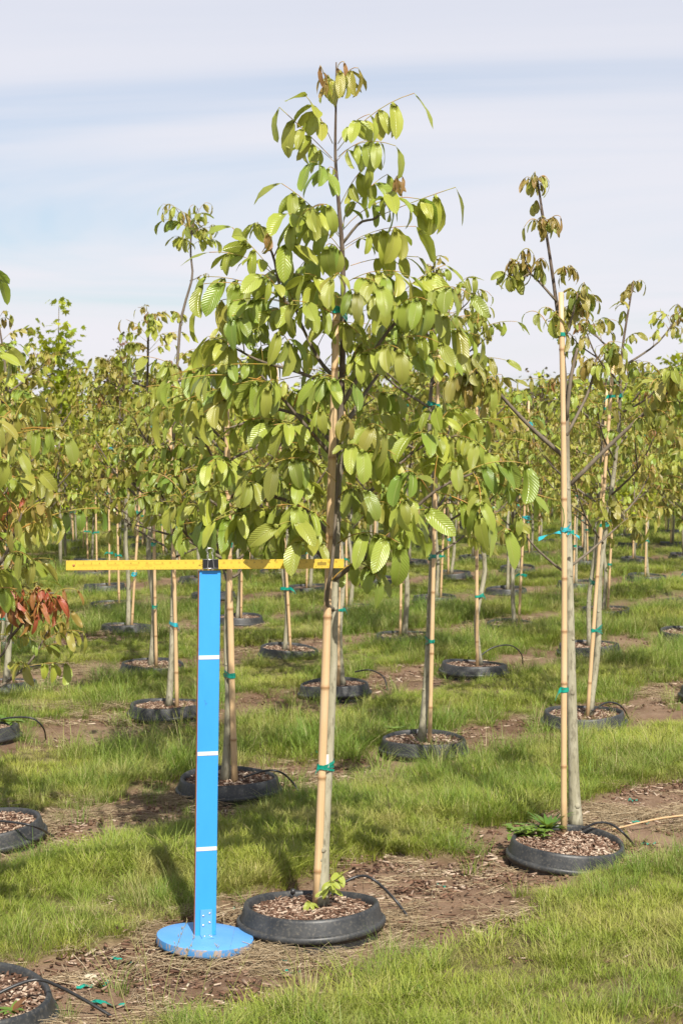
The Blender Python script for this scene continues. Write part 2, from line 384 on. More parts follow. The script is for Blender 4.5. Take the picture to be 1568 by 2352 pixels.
# ------------------------------------------------------------------ leaflets
def leaflet_tpl(curve=.7, fold=.16, wid=.46, twist=.0, rows=(0, .13, .32, .52, .72, .89, 1), cols=4, seed=0):
    r_ = random.Random(seed); V = []; UV = []; F = []; idx = []
    ts = rows; prof = lambda t: (t ** .74) * ((1 - t) ** .72) / .363
    y = z = 0.; pt = 0.; ci = 0
    for k, t in enumerate(ts):
        a = -curve * (t + pt) / 2 if k else 0
        ds = t - pt; y += math.cos(a) * ds; z += math.sin(a) * ds; pt = t
        if k in (0, len(ts) - 1):
            idx.append([ci]); V.append((0, y, z)); UV.append((.5, t)); ci += 1; continue
        wv = wid * .5 * prof(t); row = []; an = -curve * t
        for c in range(cols + 1):
            s_ = c / cols * 2 - 1; x = s_ * wv
            h = fold * abs(x) - .25 * fold * x * x / wv + .020 * math.sin(9 * t + 4 * s_ + seed) * abs(s_) + twist * t * x
            V.append((x, y - h * math.sin(an), z + h * math.cos(an))); UV.append((.5 + .5 * s_ * prof(t) * .95, t)); row.append(ci); ci += 1
        idx.append(row)
    for k in range(len(ts) - 1):
        a, b_ = idx[k], idx[k + 1]
        for c in range(cols):
            if len(a) == 1: F.append((a[0], b_[c + 1], b_[c])[::-1])
            elif len(b_) == 1: F.append((a[c], a[c + 1], b_[0]))
            else: F.append((a[c], a[c + 1], b_[c + 1], b_[c]))
    return np.array(V), F, np.array(UV)
rs = random.Random(3)
HI = [leaflet_tpl(rs.uniform(.15, 1.25), rs.uniform(.08, .6), rs.uniform(.36, .46), rs.uniform(-.7, .7), seed=i) for i in range(14)]
LO = [leaflet_tpl(rs.uniform(.35, 1.1), rs.uniform(.10, .45), rs.uniform(.42, .52), rs.uniform(-.4, .4), rows=(0, .25, .62, 1), cols=2, seed=i) for i in range(6)]
LEAF_ME = []
for i, (v, f, uv) in enumerate(HI):
    mb = MB(); mb.add(v, f, uv); LEAF_ME.append(mb.mesh('leaflet', M['leaflet']))

def frame(d, n):
    d = d.normalized(); n = (n - d * n.dot(d))
    if n.length < 1e-4: n = d.orthogonal()
    n.normalize(); x = d.cross(n)
    return Matrix((x, d, n)).transposed()
def compound(P0, P1, P2, n, size, young, r_, droop=(18, 70), tint=None):
    """one compound leaf: returns rachis points and leaflets (matrix, tint, young)"""
    P1 = P1 + Vector((0, 0, (P2 - P0).length * r_.uniform(0, .10)))
    f = lambda t: P0 * ((1 - t) ** 2) + P1 * (2 * t * (1 - t)) + P2 * (t * t)
    pts = [f(i / 7) for i in range(8)]; out = []
    t0 = r_.uniform(0, .72) if tint is None else tint; ld = r_.uniform(-16, 14)
    pairs = (n - 1) // 2; Z = Vector((0, 0, 1))
    for k in range(pairs + 1):
        term = k == pairs
        t = 1. if term else .36 + .52 * (k + .15) / max(pairs, 1) + r_.uniform(-.02, .02)
        T = (f(min(1, t)) - f(max(0, t - .12))).normalized()
        U = Z - T * T.z
        U = U.normalized() if U.length > .15 else Vector((0, -1, .2)).normalized()
        S = T.cross(U)
        for sgn in ((0,) if term else (-1, 1)):
            tt = min(1, max(0, t + (0 if term else r_.uniform(-.025, .025)))); p = f(tt)
            dr = R(max(2, min(90, r_.uniform(*droop) + ld)))
            if term: d0 = (T + S * r_.uniform(-.3, .3)).normalized(); n0 = (U + S * r_.choice((-1, 1)) * r_.uniform(.3, 1.1)).normalized()
            else: d0 = (S * sgn * r_.uniform(.45, 1.0) + T * r_.uniform(.3, .95)).normalized(); n0 = U
            d = (d0 * math.cos(dr) - Z * math.sin(dr)).normalized(); nn = n0 * math.cos(dr) + d0 * math.sin(dr)
            nn = nn + d.cross(nn) * r_.uniform(-.6, .6)
            sz = size * (r_.uniform(.95, 1.08) if term else (.62 + .36 * (k + 1) / max(pairs, 1)) * r_.uniform(.78, 1.15))
            m3 = frame(d, nn); wx = r_.uniform(.85, 1.12) * (1 - .42 * min(1, young)); M4 = Matrix.Translation(p) @ (m3 * sz).to_4x4() @ Matrix.Diagonal((wx, 1, 1, 1))
            out.append((M4, min(1, max(0, t0 + r_.uniform(-.15, .2))), min(1, max(0, young + r_.uniform(-.15, .15) if young > .02 else 0))))
    return pts, out

def tip_cluster(p, dirv, r_, size, young, leaves, count=4):
    for i in range(count):
        a = 2 * math.pi * i / count + r_.uniform(-.7, .7); L = size * r_.uniform(.6, 2.1); k = r_.uniform(.1, 1.1)
        hd = Vector((math.cos(a), math.sin(a), 0)); q = p - dirv * size * r_.uniform(0, .9)
        P1 = q + dirv * L * (.3 + .5 * k) + hd * L * .35; P2 = q + dirv * L * .5 * k + hd * L * r_.uniform(.45, .9) - Vector((0, 0, L * r_.uniform(-.2, .35)))
        leaves.append(compound(q, P1, P2, r_.choice((3, 5, 5)), size * r_.uniform(.75, 1.3), young * r_.uniform(.35, 1.25), r_, (35, 88)))
def along(path, r_, t0, t1, n, leaves, size, length, young=0., nl=(5, 5, 7), center=None, up=.45, droop=(18, 70)):
    ph = r_.uniform(0, 6.28)
    for i in range(n):
        t = t0 + (t1 - t0) * (i + r_.uniform(.1, .9)) / n; k = t * (len(path) - 1); j = min(int(k), len(path) - 2)
        p = path[j].lerp(path[j + 1], k - j); T = (path[j + 1] - path[j]).normalized()
        ph += 2.4 + r_.uniform(-.4, .4)
        A = T.orthogonal().normalized(); B = T.cross(A); hd = A * math.cos(ph) + B * math.sin(ph)
        d = (hd + T * .5 + Vector((0, 0, up))).normalized(); L = length * r_.uniform(.75, 1.2)
        hz = Vector((d.x, d.y, 0)); hz = hz.normalized() if hz.length > .05 else Vector((1, 0, 0))
        P1 = p + d * L * .6; P2 = p + d * L * .62 + hz * L * .5 - Vector((0, 0, L * r_.uniform(-.05, .22)))
        leaves.append(compound(p, P1, P2, r_.choice(nl), size * r_.uniform(.85, 1.12), young * r_.uniform(.3, 1.3) if r_.random() < .8 else 0, r_, droop))

def add_leaflets(mb, leaves, tpls, r_, origin=None):
    for pts, ls in leaves:
        for M4, ti, yo in ls:
            v, f, uv = tpls[r_.randrange(len(tpls))]; A = np.array(M4)
            mb.add(v @ A[:3, :3].T + A[:3, 3], f, uv, tint=ti, young=yo)

def build_walnut(root, trunk, trad, branches, leaves, seed, single, limit=300, tyoung=(1.25, 2.0), name='trunk'):
    """trunk and branches in world space; parts are made relative to root"""
    r_ = random.Random(seed); o0 = root.location.copy(); loc = lambda P: [Vector(p) - o0 for p in P]
    mb = MB(); P = loc(trunk); zs = np.array([p.z for p in P])
    # knots on the trunk
    rr = np.array(trad, float)
    tube(mb, P, rr, 12 if single else 7, young=np.clip((zs - tyoung[0]) / (tyoung[1] - tyoung[0]), 0, 1))
    for i in range(9 if single else 0):
        k = r_.uniform(.05, .75) * (len(P) - 1); j = int(k); p = P[j].lerp(P[j + 1], k - j); ra = rr[j]
        a = r_.uniform(-2.6, -.5); d = Vector((math.cos(a), math.sin(a), .25)).normalized()
        q = p + d * ra * .75
        tube(mb, [q - d * ra * .3, q + d * ra * .2, q + d * ra * .33, q + d * ra * .36], [ra * .62, ra * .46, ra * .34, ra * .10], 7, young=min(1, max(0, (p.z - tyoung[0]) / (tyoung[1] - tyoung[0]))) * .8 + .15)
    mb.build('trunk', M['bark'], root)
    for bp, r0, r1 in branches:
        mb = MB(); bl = loc(bp); n = len(bl)
        tube(mb, bl, np.linspace(r0, r1, n), 8 if single else 5, young=np.clip(.75 + .2 * np.linspace(0, 1, n), 0, 1)); mb.build('branch', M['bark'], root)
    T0 = Matrix.Translation(-o0)
    if single:
        order = sorted(range(len(leaves)), key=lambda i: leaves[i][0][4].y)
        used = 0; rest = []
        for i in order:
            pts, ls = leaves[i]
            if used + len(ls) > limit: rest.append(leaves[i]); continue
            used += len(ls); mb = MB(); L = loc(pts); tube(mb, L, np.linspace(.0023, .0012, len(L)), 5)
            lf = mb.build('leaf', M['rachis'], root)
            for M4, ti, yo in ls:
                o = put('leaflet', LEAF_ME[r_.randrange(len(LEAF_ME))], lf, T0 @ M4); o['tint'] = ti; o['young'] = yo
        if rest:
            mb = MB()
            for pts, ls in rest: tube(mb, loc(pts), .0013, 4, mi=1)
            add_leaflets(mb, [(p, [(T0 @ m_, a, c) for m_, a, c in ls]) for p, ls in rest], HI, r_)
            tag(mb.build('foliage', [M['foliage'], M['rachis']], root), kind='stuff')
    else:
        mb = MB()
        for pts, ls in leaves: tube(mb, loc(pts[::2]), .0014, 3, mi=1)
        add_leaflets(mb, [(p, [(T0 @ m_, a, c) for m_, a, c in ls]) for p, ls in leaves], LO, r_)
        tag(mb.build('foliage', [M['foliage'], M['rachis']], root), kind='stuff')

def auto_walnut(base, seed, H, rad=.6, low=.85, nb=11, lsize=.07, young=.45, lean=(0, 0), bias=None, dens=1.0, ph0=None):
    """skeleton and leaves of a young walnut standing on base"""
    r_ = random.Random(seed); tr = []
    wob = [Vector((r_.uniform(-.03, .03), r_.uniform(-.03, .03), 0)) for _ in range(7)]
    ctl = [Vector(base) + Vector((lean[0] * i / 6, lean[1] * i / 6, (H - .08) * i / 6)) + (wob[i] if i else Vector()) for i in range(7)]
    tr = smooth_path(ctl, 24); trad = [.0155 * (1 - i / 24) ** .9 + .0045 + (.008 if i == 0 else 0) for i in range(25)]
    br = []; lv = []; ph = r_.uniform(0, 6.28)
    for i in range(nb):
        z = low + (H - .35 - low) * (i + r_.uniform(0, .6)) / nb; k = z / H * 24; j = min(int(k), 23); p = tr[j].lerp(tr[j + 1], k - j)
        ph += 2.4 + r_.uniform(-.5, .5); L = rad * r_.uniform(.65, 1.15) * (1 - .45 * (z - low) / (H - low))
        hd = Vector((math.cos(ph), math.sin(ph), 0))
        if bias is not None: hd = (hd + bias * .6).normalized()
        e = p + hd * L * .85 + Vector((0, 0, L * r_.uniform(.5, .95)))
        md = p.lerp(e, .5) + Vector((0, 0, -.05 * L)) + hd * .04
        path = smooth_path([p, md, e], 8); br.append((path, .007, .003))
        along(path, r_, .35, .98, max(3, int((4 + L * 4) * dens)), lv, lsize * r_.uniform(.85, 1.2), lsize * 2.4, young)
        tip_cluster(path[-1], (path[-1] - path[-2]).normalized(), r_, lsize * .75, young * r_.choice((.3, 1.0, 1.9)), lv, 4)
        if r_.random() < .5:
            s0 = path[4]; hd2 = (hd + Vector((-hd.y, hd.x, 0)) * r_.choice((-1, 1))).normalized(); e2 = s0 + hd2 * L * .45 + Vector((0, 0, L * .4))
            pp = smooth_path([s0, s0.lerp(e2, .5) + hd2 * .02, e2], 5); br.append((pp, .0045, .0025)); along(pp, r_, .4, 1, 2, lv, lsize, lsize * 2.2, young)
            tip_cluster(pp[-1], Vector((0, 0, 1)), r_, lsize * .7, young * r_.choice((.4, 1.9)), lv, 3)
    along(tr, r_, .62, .97, int(8 * dens), lv, lsize, lsize * 2.2, young * .6)
    tip_cluster(tr[-1], Vector((0, 0, 1)), r_, lsize * .85, young * 1.4, lv, 5)
    return tr, trad, br, lv

# ------------------------------------------------------------------ pots
def ring_prof(): return [(.198,.020),(.200,.045),(.2035,.066),(.2055,.078),(.209,.0855),(.214,.0875),(.2195,.0850),(.2225,.077),(.2270,.058),(.2325,.040),(.2335,.036)]
def lip_prof(): return [(.2335,.037),(.2395,.036),(.2435,.031),(.2445,.022),(.2405,.014),(.2325,.012),(.2295,.004),(.2265,-.03),(.2255,-.10)]
def ribs(): return [(.2055,.098),(.1995,.096),(.2045,.092),(.198,.090),(.2035,.086),(.1965,.083)]
POT_ME = []
for s in range(3):
    mb = MB(); lathe(mb, ring_prof(), 56, .022, s=s * 2.1); a = mb.mesh('rim', M['pot'])
    mb = MB(); lathe(mb, lip_prof(), 56, .026, s=s * 2.1); b_ = mb.mesh('outer_lip', M['pot'])
    mb = MB()
    rad_, angs = np.linspace(0, .2035, 9), np.linspace(0, 2 * math.pi, 40, endpoint=False)
    V = [(0, 0, SOILH + .004)]
    for r0 in rad_[1:]:
        for a0 in angs:
            x, y = r0 * math.cos(a0), r0 * math.sin(a0)
            V.append((x, y, SOILH + (float(vn(x * 22 + 50 * s, y * 22)) - .5) * .014))
    F = [(0, 1 + k, 1 + (k + 1) % 40) for k in range(40)] + [(1 + (i * 40) + k, 1 + ((i + 1) * 40) + k, 1 + ((i + 1) * 40) + (k + 1) % 40, 1 + (i * 40) + (k + 1) % 40) for i in range(7) for k in range(40)]
    mb.add(V, F); c_ = mb.mesh('potting_soil', M['soil'])
    mb = MB(); r_ = random.Random(40 + s)
    for i in range(1500):
        rr = .197 * math.sqrt(r_.random()); a0 = r_.uniform(0, 6.283); L = r_.choice((.008, .012, .016, .022, .030)) * r_.uniform(.7, 1.2); W = r_.uniform(.0016, .0042)
        d = Vector((math.cos(a1 := r_.uniform(0, 6.283)), math.sin(a1), r_.uniform(-.25, .45))).normalized(); sd_ = d.cross(Vector((r_.uniform(-.4, .4), r_.uniform(-.4, .4), 1))).normalized(); up_ = sd_.cross(d)
        c0 = Vector((rr * math.cos(a0), rr * math.sin(a0), SOILH + .004 + r_.uniform(0, .008))); t_ = r_.uniform(.0008, .002)
        vs = [c0 + d * L * k * .5 * (1 if j else .8) + sd_ * W * (1 if j else -1) + up_ * t_ * h for h in (-1, 1) for k in (-1, 1) for j in (0, 1)]
        mb.add([tuple(v) for v in vs], [(0,1,3,2),(4,6,7,5),(0,4,5,1),(2,3,7,6),(0,2,6,4),(1,5,7,3)], tint=r_.choice((r_.uniform(0, .35), r_.uniform(.2, .7), r_.uniform(.6, 1))))
    d_ = mb.mesh('mulch_chips', M['chip'], False)
    POT_ME.append((a, b_, c_, d_))
def make_pot(p, label, group, seed, chips=True, tilt=0.):
    t = thing('nursery_pot', (p.x, p.y, p.z), label, 'pot', group)
    r_ = random.Random(seed); t.rotation_euler = (R(r_.uniform(-3.2, 3.2)) + tilt, R(r_.uniform(-3.2, 3.2)), r_.uniform(0, 6.28))
    A, B, C, D = POT_ME[seed % 3]
    put('rim', A, t); put('outer_lip', B, t); put('potting_soil', C, t)
    if chips: tag(put('mulch_chips', D, t), kind='stuff')
    return t

# ------------------------------------------------------------------ stakes with tape ties
def stake_mesh(L, r0, seed, seg=10):
    r_ = random.Random(seed); mb = MB(); pts = []; rad = []; nd = []
    z = 0.; nxt = r_.uniform(.12, .3); cur = lambda z: Vector((.006 * math.sin(z * 2.1 + seed), .005 * math.sin(z * 1.7 + seed * 2), z)); nodes = []
    while nxt < L - .03: nodes.append(nxt); nxt += r_.uniform(.20, .34)
    zs = sorted(set([0, L] + [L * i / 14 for i in range(15)] + [n + d for n in nodes for d in (-.012, -.004, 0, .004, .012)]))
    for z in zs:
        k = min([abs(z - n) for n in nodes] or [9]); pts.append(cur(z)); rad.append(r0 * (1 - .2 * z / L) * (1.16 if k < .002 else (1.05 if k < .006 else 1.0)) * (1 + .05 * math.sin(z * 9 + seed))); nd.append(1. if k < .003 else (.6 if k < .006 else .0))
    tube(mb, pts, rad, seg, node=nd); return mb.mesh('bamboo_cane', M['bamboo'])
def tie_mesh(p, q, rp, rq, seed, tail=True, blue=False):
    """tape wound round stake p and trunk q (relative centres), one band with overlapping turns and a loose end"""
    r_ = random.Random(seed); mb = MB(); d = (q - p); d.z = 0; D = d.length; u = d.normalized() if D > 1e-4 else Vector((1, 0, 0)); v = Vector((-u.y, u.x, 0))
    def outline(off):
        o = []
        for i in range(9): a = math.pi / 2 + math.pi * i / 8; o.append(p + (u * math.cos(a) + v * math.sin(a)) * (rp + off))
        for i in range(9): a = -math.pi / 2 + math.pi * i / 8; o.append(Vector((q.x, q.y, p.z)) + (u * math.cos(a) + v * math.sin(a)) * (rq + off))
        return o
    for turn in range(4):
        o = outline(.0012 + .0009 * turn); n = len(o); z0 = r_.uniform(-.008, .006); h = r_.uniform(.006, .011); sl = r_.uniform(-.35, .35)
        V = []
        for P in o:
            e = (P - p).dot(u) * sl; V += [tuple(P + Vector((0, 0, z0 + e - h * .5 + r_.uniform(-.001, .001)))), tuple(P + Vector((0, 0, z0 + e + h * .5 + r_.uniform(-.001, .001))))]
        mb.add(V, [(2*i, 2*((i+1)%n), 2*((i+1)%n)+1, 2*i+1) for i in range(n)])
    if tail:
        s = -1 if r_.random() < .6 else 1; st = p - u * rp if s < 0 else Vector((q.x, q.y, p.z)) + u * rq
        du = u * s; V = []; L = r_.uniform(.03, .07); k = 5
        for i in range(k + 1):
            t = i / k; c = st + du * L * t * .8 + Vector((0, -.006 * t, L * (.25 * t - .9 * t * t))); wv = .007 + .004 * math.sin(i)
            V += [tuple(c + Vector((0, -.003 * math.sin(i * 2), -wv))), tuple(c + Vector((0, .004 * math.sin(i * 1.3), wv)))]
        mb.add(V, [(2*i, 2*i+2, 2*i+3, 2*i+1) for i in range(k)])
    return mb.mesh('tape_tie', M['tape_blue' if blue else 'tape'])
def make_stake(base, top, r0, seed, label, group, ties, trunk=None, seg=10, cat='stake'):
    """base, top in world; ties = heights above base; trunk = world path of the tree it holds"""
    t = thing('bamboo_stake', base, label, cat, group); d = Vector(top) - Vector(base); L = d.length
    q = d.normalized().to_track_quat('Z', 'Y').to_matrix().to_4x4()
    c = put('bamboo_cane', stake_mesh(L, r0, seed, seg), t, q)
    for i, h in enumerate(ties):
        p = d.normalized() * (h / d.normalized().z); W = Vector(base) + p
        p = p + q.to_3x3() @ Vector((.006 * math.sin(h * 2.1 + seed), .005 * math.sin(h * 1.7 + seed * 2), 0))
        tq = None
        if trunk is not None:
            best = min(trunk, key=lambda P: abs(P.z - W.z)); tq = best - Vector(base)
            if (Vector((tq.x, tq.y, 0)) - Vector((p.x, p.y, 0))).length > .09: tq = None
        if tq is None: tq = p + Vector((.004, .004, 0)); rq = r0
        else: rq = .017 if h < 1.2 else .011
        put('tape_tie', tie_mesh(p, tq, r0 * (1 - .2 * h / L), rq, seed * 7 + i, True, (seed + i) % 7 == 3), t)
    return t

def drip_tube(pts, label, group=None, emitter=None):
    t = thing('drip_tube', pts[0], label, 'irrigation tube', group); o0 = Vector(pts[0])
    mb = MB(); tube(mb, [p - o0 for p in smooth_path(pts, 22)], .0048, 8); mb.build('hose', M['tube'], t)
    if emitter is not None:
        e = Vector(emitter) - o0; mb = MB()
        tube(mb, [e + Vector((-.012, .008, -.035)), e + Vector((-.004, 0, .0)), e + Vector((0, 0, .016))], .0045, 8); tube(mb, [e + Vector((0, 0, .014)), e + Vector((.002, 0, .030))], [.0085, .0085], 10)
        mb.build('emitter', M['tube'], t)
    return t
# ------------------------------------------------------------------ the measured walnut beside the blue post
P0 = on(737, 2082, SOILH); Y0 = P0.y
def mt(px, py, dyy=0.): return at(px, py, Y0 + dyy)
MT = [(738,2082),(743,1950),(752,1780),(761,1600),(766,1450),(769,1340),(773,1200),(779,1030),(785,870),(788,720),(786,580),(777,460),(770,360),(771,250),(772,143)]
MTD = [0,0,.01,.02,.02,.03,.03,.02,.02,.02,.01,0,0,0,0]
MTR = [.027,.0195,.0170,.0155,.0145,.0140,.0122,.0112,.0104,.0092,.0078,.0064,.0050,.0036,.0022]
ctl = [mt(x, y, d) for (x, y), d in zip(MT, MTD)]
tr_main = smooth_path(ctl, 56); tt = np.linspace(0, 14, 57); tr_rad = np.interp(tt, range(15), MTR)
for i in (9, 14, 19, 24, 28): tr_rad[i] *= 1.10
tree = thing('walnut_tree', P0, 'tall young walnut tree with large green leaves measured by the yellow ruler', 'tree')
def pth(pts, n=8): return smooth_path([mt(*p) for p in pts], n)
mbr = [([(775,1060,.02),(725,1005,-.04),(660,928,-.08),(600,862,-.12)], .0085, .0035),
       ([(787,760,.02),(722,722,-.03),(655,692,-.05),(628,590,-.06),(607,548,-.06)], .008, .003),
       ([(768,1240,.02),(700,1172,.04),(620,1138,.02),(540,1135,-.02)], .009, .0035),
       ([(768,1330,.02),(806,1302,-.02),(855,1270,-.06),(940,1180,-.12),(1010,1120,-.15),(1090,1085,-.15)], .009, .0035),
       ([(785,930,.02),(850,820,0),(905,745,0),(975,690,.02)], .0085, .003),
       ([(786,560,.01),(826,512,0),(866,498,0),(900,440,0),(908,410,0)], .005, .0025),
       ([(770,1190,.03),(860,1120,.1),(960,1030,.14),(1050,1000,.12)], .009, .0035),
       ([(783,880,.02),(735,830,.12),(690,740,.2),(660,650,.25)], .0085, .003),
       ([(778,1000,.02),(840,900,.15),(890,830,.25),(930,760,.3)], .008, .003),
       ([(764,1400,-.018),(751,1385,-.055),(754,1345,-.13),(763,1290,5.245 - Y0),(770,1200,-.13),(777,1080,-.09),(784,990,-.07)], .0085, .0035),
       ([(766,1310,.02),(735,1275,.1),(690,1230,.2),(600,1180,.3)], .008, .003),
       ([(772,1140,.03),(790,1050,.2),(800,960,.4)], .008, .003),
       ([(776,1030,.02),(700,960,.15),(600,930,.28),(520,900,.33)], .008, .003),
       ([(781,900,.02),(700,860,-.05),(600,830,-.06),(540,800,-.06)], .007, .003)]
mbranches = [(pth(p, 14), a, b) for p, a, b in mbr]
ML = []; r1 = random.Random(21)
def LF(p0, p1, p2, n, size, young=0., droop=(22, 72), tint=None):
    ML.append(compound(mt(*p0), mt(*p1), mt(*p2), n, size * r1.uniform(.92, 1.10), young if young > .02 else r1.choice((0, 0, .05, .1, .22)), r1, droop, tint))
# the leader
LF((770,250,0),(742,165,-.03),(735,150,-.05),5,.075,.85,(55,85)); LF((771,248,0),(790,150,-.02),(822,156,-.05),5,.10,.45,(45,80))
LF((771,240,0),(776,160,-.06),(782,160,-.12),5,.10,.35,(50,80)); LF((771,245,0),(758,170,.05),(752,172,.1),5,.09,.2,(50,80)); LF((771,190,0),(772,140,0),(790,142,-.02),3,.06,.95,(70,88))
LF((764,330,0),(728,250,-.02),(704,222,-.05),7,.110,.08,(40,75)); LF((762,363,0),(700,300,-.03),(641,246,-.04),7,.118)
LF((774,346,0),(850,262,-.03),(951,214,-.02),7,.122); LF((776,330,0),(805,278,-.06),(848,262,-.10),5,.11)
LF((777,360,0),(830,318,-.10),(908,335,-.16),7,.118,0,(30,65)); LF((768,372,0),(720,335,.08),(700,318,.14),5,.10)
LF((772,372,0),(800,330,.1),(850,320,.2),5,.11); LF((776,402,0),(762,380,-.02),(755,385,-.03),3,.05)
LF((779,475,0),(815,400,-.02),(845,378,-.04),5,.10,.05,(50,80)); LF((800,490,0),(850,425,.05),(890,400,.08),5,.09,.1)
LF((902,435,0),(905,400,0),(922,402,-.03),5,.070,.85,(60,88)); LF((870,496,0),(880,448,-.04),(892,442,-.08),5,.11)
LF((866,498,0),(960,470,-.02),(1046,430,-.03),7,.124); LF((780,545,0),(715,478,-.04),(646,421,-.05),9,.120); LF((780,540,0),(735,482,-.10),(700,480,-.16),5,.112)
LF((792,565,0),(865,525,-.06),(955,520,-.06),7,.124); LF((788,575,0),(840,540,.12),(900,530,.2),7,.11); LF((788,600,0),(772,560,-.12),(750,562,-.2),7,.115,.05,(45,75))
LF((786,520,0),(800,470,.1),(830,450,.18),5,.10); LF((786,520,0),(750,500,.12),(720,500,.2),5,.10)
# left shoulder
LF((646,650,-.05),(590,575,-.08),(533,522,-.10),7,.122); LF((615,560,-.06),(605,530,-.06),(622,540,-.08),5,.078,.8,(60,85)); LF((628,592,-.06),(648,560,-.09),(672,558,-.12),5,.125)
LF((650,685,-.05),(560,655,-.10),(468,652,-.12),7,.122); LF((648,692,-.05),(560,676,-.02),(455,708,0),7,.122); LF((655,692,-.05),(620,640,-.16),(600,630,-.22),5,.115)
LF((785,735,0),(735,700,-.2),(672,690,-.28),9,.125); LF((787,700,0),(740,640,-.1),(700,628,-.18),7,.12); LF((785,690,0),(720,640,.06),(640,620,.1),7,.12,0,(25,60),.8)
LF((569,815,-.06),(530,790,-.10),(478,772,-.12),7,.125); LF((640,830,-.06),(625,765,-.10),(632,768,-.12),5,.078,.85,(60,85)); LF((700,860,-.05),(660,770,-.18),(640,760,-.24),5,.12)
LF((658,926,-.08),(615,858,-.16),(555,880,-.20),7,.128); LF((600,865,-.12),(530,905,-.14),(468,948,-.15),7,.125); LF((600,870,-.12),(480,915,-.1),(372,940,-.08),5,.135)
LF((770,880,0),(755,860,-.2),(735,868,-.28),5,.122); LF((775,890,0),(775,868,-.18),(812,880,-.26),3,.12,0,(5,25))
LF((722,1003,-.04),(690,965,-.16),(628,976,-.22),7,.122); LF((735,1075,0),(700,1045,-.16),(632,1062,-.24),7,.124); LF((560,1136,0),(500,1128,-.06),(440,1136,-.1),5,.125)
LF((600,1140,0),(550,1165,-.06),(495,1190,-.1),3,.155,0,(50,75),.95); LF((767,1228,-.02),(720,1160,-.18),(636,1160,-.26),9,.122); LF((690,1180,0),(640,1250,.06),(570,1262,.08),5,.115,0,(45,75))
LF((775,990,-.07),(782,950,-.12),(795,955,-.16),5,.10,.45,(60,85)); LF((620,1138,0),(580,1100,-.1),(560,1100,-.16),5,.12)
# right shoulder
LF((793,650,0),(860,612,-.05),(932,628,-.08),7,.118); LF((900,700,0),(950,640,-.04),(1022,608,-.04),7,.130); LF((890,740,0),(930,675,-.16),(982,690,-.24),7,.132)
LF((950,712,0),(1000,690,-.06),(1048,752,-.08),7,.132); LF((840,830,0),(865,775,-.18),(915,800,-.26),7,.128); LF((820,860,0),(800,800,.1),(850,780,.2),7,.12)
LF((810,640,.0),(850,640,-.16),(870,655,-.24),5,.118); LF((805,610,0),(880,600,.1),(960,590,.15),7,.115)
LF((830,1000,.05),(845,960,-.14),(880,985,-.2),5,.125); LF((800,1085,.05),(855,1015,-.14),(908,1045,-.2),7,.125); LF((1040,1030,.1),(985,985,-.02),(950,995,-.08),7,.125)
LF((985,1130,-.15),(950,1070,-.24),(925,1085,-.28),5,.120); LF((775,1248,0),(840,1215,-.22),(918,1248,-.3),9,.145); LF((1000,1130,-.15),(1075,1155,-.2),(1160,1212,-.22),9,.145)
LF((1050,1098,-.15),(1120,1050,-.16),(1205,1065,-.16),7,.130); LF((830,1180,0),(860,1140,-.2),(900,1160,-.26),7,.115,.25); LF((960,1030,.12),(1000,990,.06),(1030,1000,.02),7,.12)
LF((1085,1085,-.15),(1110,1120,-.22),(1100,1180,-.26),7,.135); LF((905,1220,-.1),(930,1170,-.2),(975,1170,-.26),5,.12)
LF((787,650,0),(778,625,-.16),(765,640,-.24),5,.115); LF((787,705,0),(800,660,-.16),(818,668,-.24),5,.115);
LF((766,1270,0),(705,1190,-.2),(640,1205,-.28),7,.118); LF((766,1292,0),(725,1225,-.12),(690,1240,-.2),5,.115); LF((600,1150,0),(540,1190,-.05),(480,1200,-.08),5,.12); LF((775,1060,0),(800,1010,-.16),(830,1030,-.25),7,.118); LF((772,1150,0),(800,1110,-.16),(835,1125,-.25),7,.118)
for path, n, sz in ((mbranches[7][0], 12, .105), (mbranches[8][0], 10, .105), (mbranches[10][0], 12, .105), (mbranches[11][0], 11, .105), (mbranches[12][0], 13, .105), (mbranches[6][0], 10, .105), (mbranches[4][0], 7, .105), (mbranches[0][0], 8, .105), (mbranches[13][0], 8, .105), (mbranches[2][0], 9, .105), (mbranches[3][0], 7, .105), (mbranches[9][0], 2, .10), (mbranches[1][0], 5, .105)):
    along(path, r1, .25, 1, n, ML, sz, .25, .08, (5, 7, 7, 9))
along(tr_main, r1, .56, .80, 9, ML, .118, .24, .0, (5, 7))
build_walnut(tree, tr_main, tr_rad, mbranches, ML, 5, True, 300, (1.15, 1.75))
# root suckers with yellow young leaves at the foot of the trunk
for (pts, n) in (([(745,2078,.02),(770,2020,-.03),(800,1998,-.02)], 5), ([(742,2080,0),(757,2030,-.08),(768,2025,-.10)], 4), ([(726,2085,-.03),(712,2072,-.06),(706,2068,-.07)], 2)):
    mb = MB(); P = [p - P0 for p in pth(pts, 7)]; tube(mb, P, np.linspace(.0022, .001, len(P)), 5); sh = mb.build('sucker_shoot', M['rachis'], tree); rr = random.Random(n)
    for k in range(n * 2):
        p = P[2 + (k * 5) // (n * 2)]; d = Vector((rr.uniform(-.8, .8), rr.uniform(-.8, .2), rr.uniform(-.7, .1))).normalized()
        o = put('leaflet', LEAF_ME[k % 14], sh, Matrix.Translation(p) @ (frame(d, Vector((0, -.6, 1))) * rr.uniform(.03, .05)).to_4x4()); o['tint'] = 0.; o['young'] = .0
mb = MB(); c = mt(747, 1745, .0) - P0
V = []
for i in range(5):
    a = -2.1 + 1.1 * i / 4
    for z in (-.022, .022): V.append((c.x + .0222 * math.cos(a), c.y + .0222 * math.sin(a), c.z + z))
mb.add(V, [(2*i, 2*i+2, 2*i+3, 2*i+1) for i in range(4)]); tag(mb.build('paper_tag', M['white'], tree), 'white paper tag wrapped on the trunk')
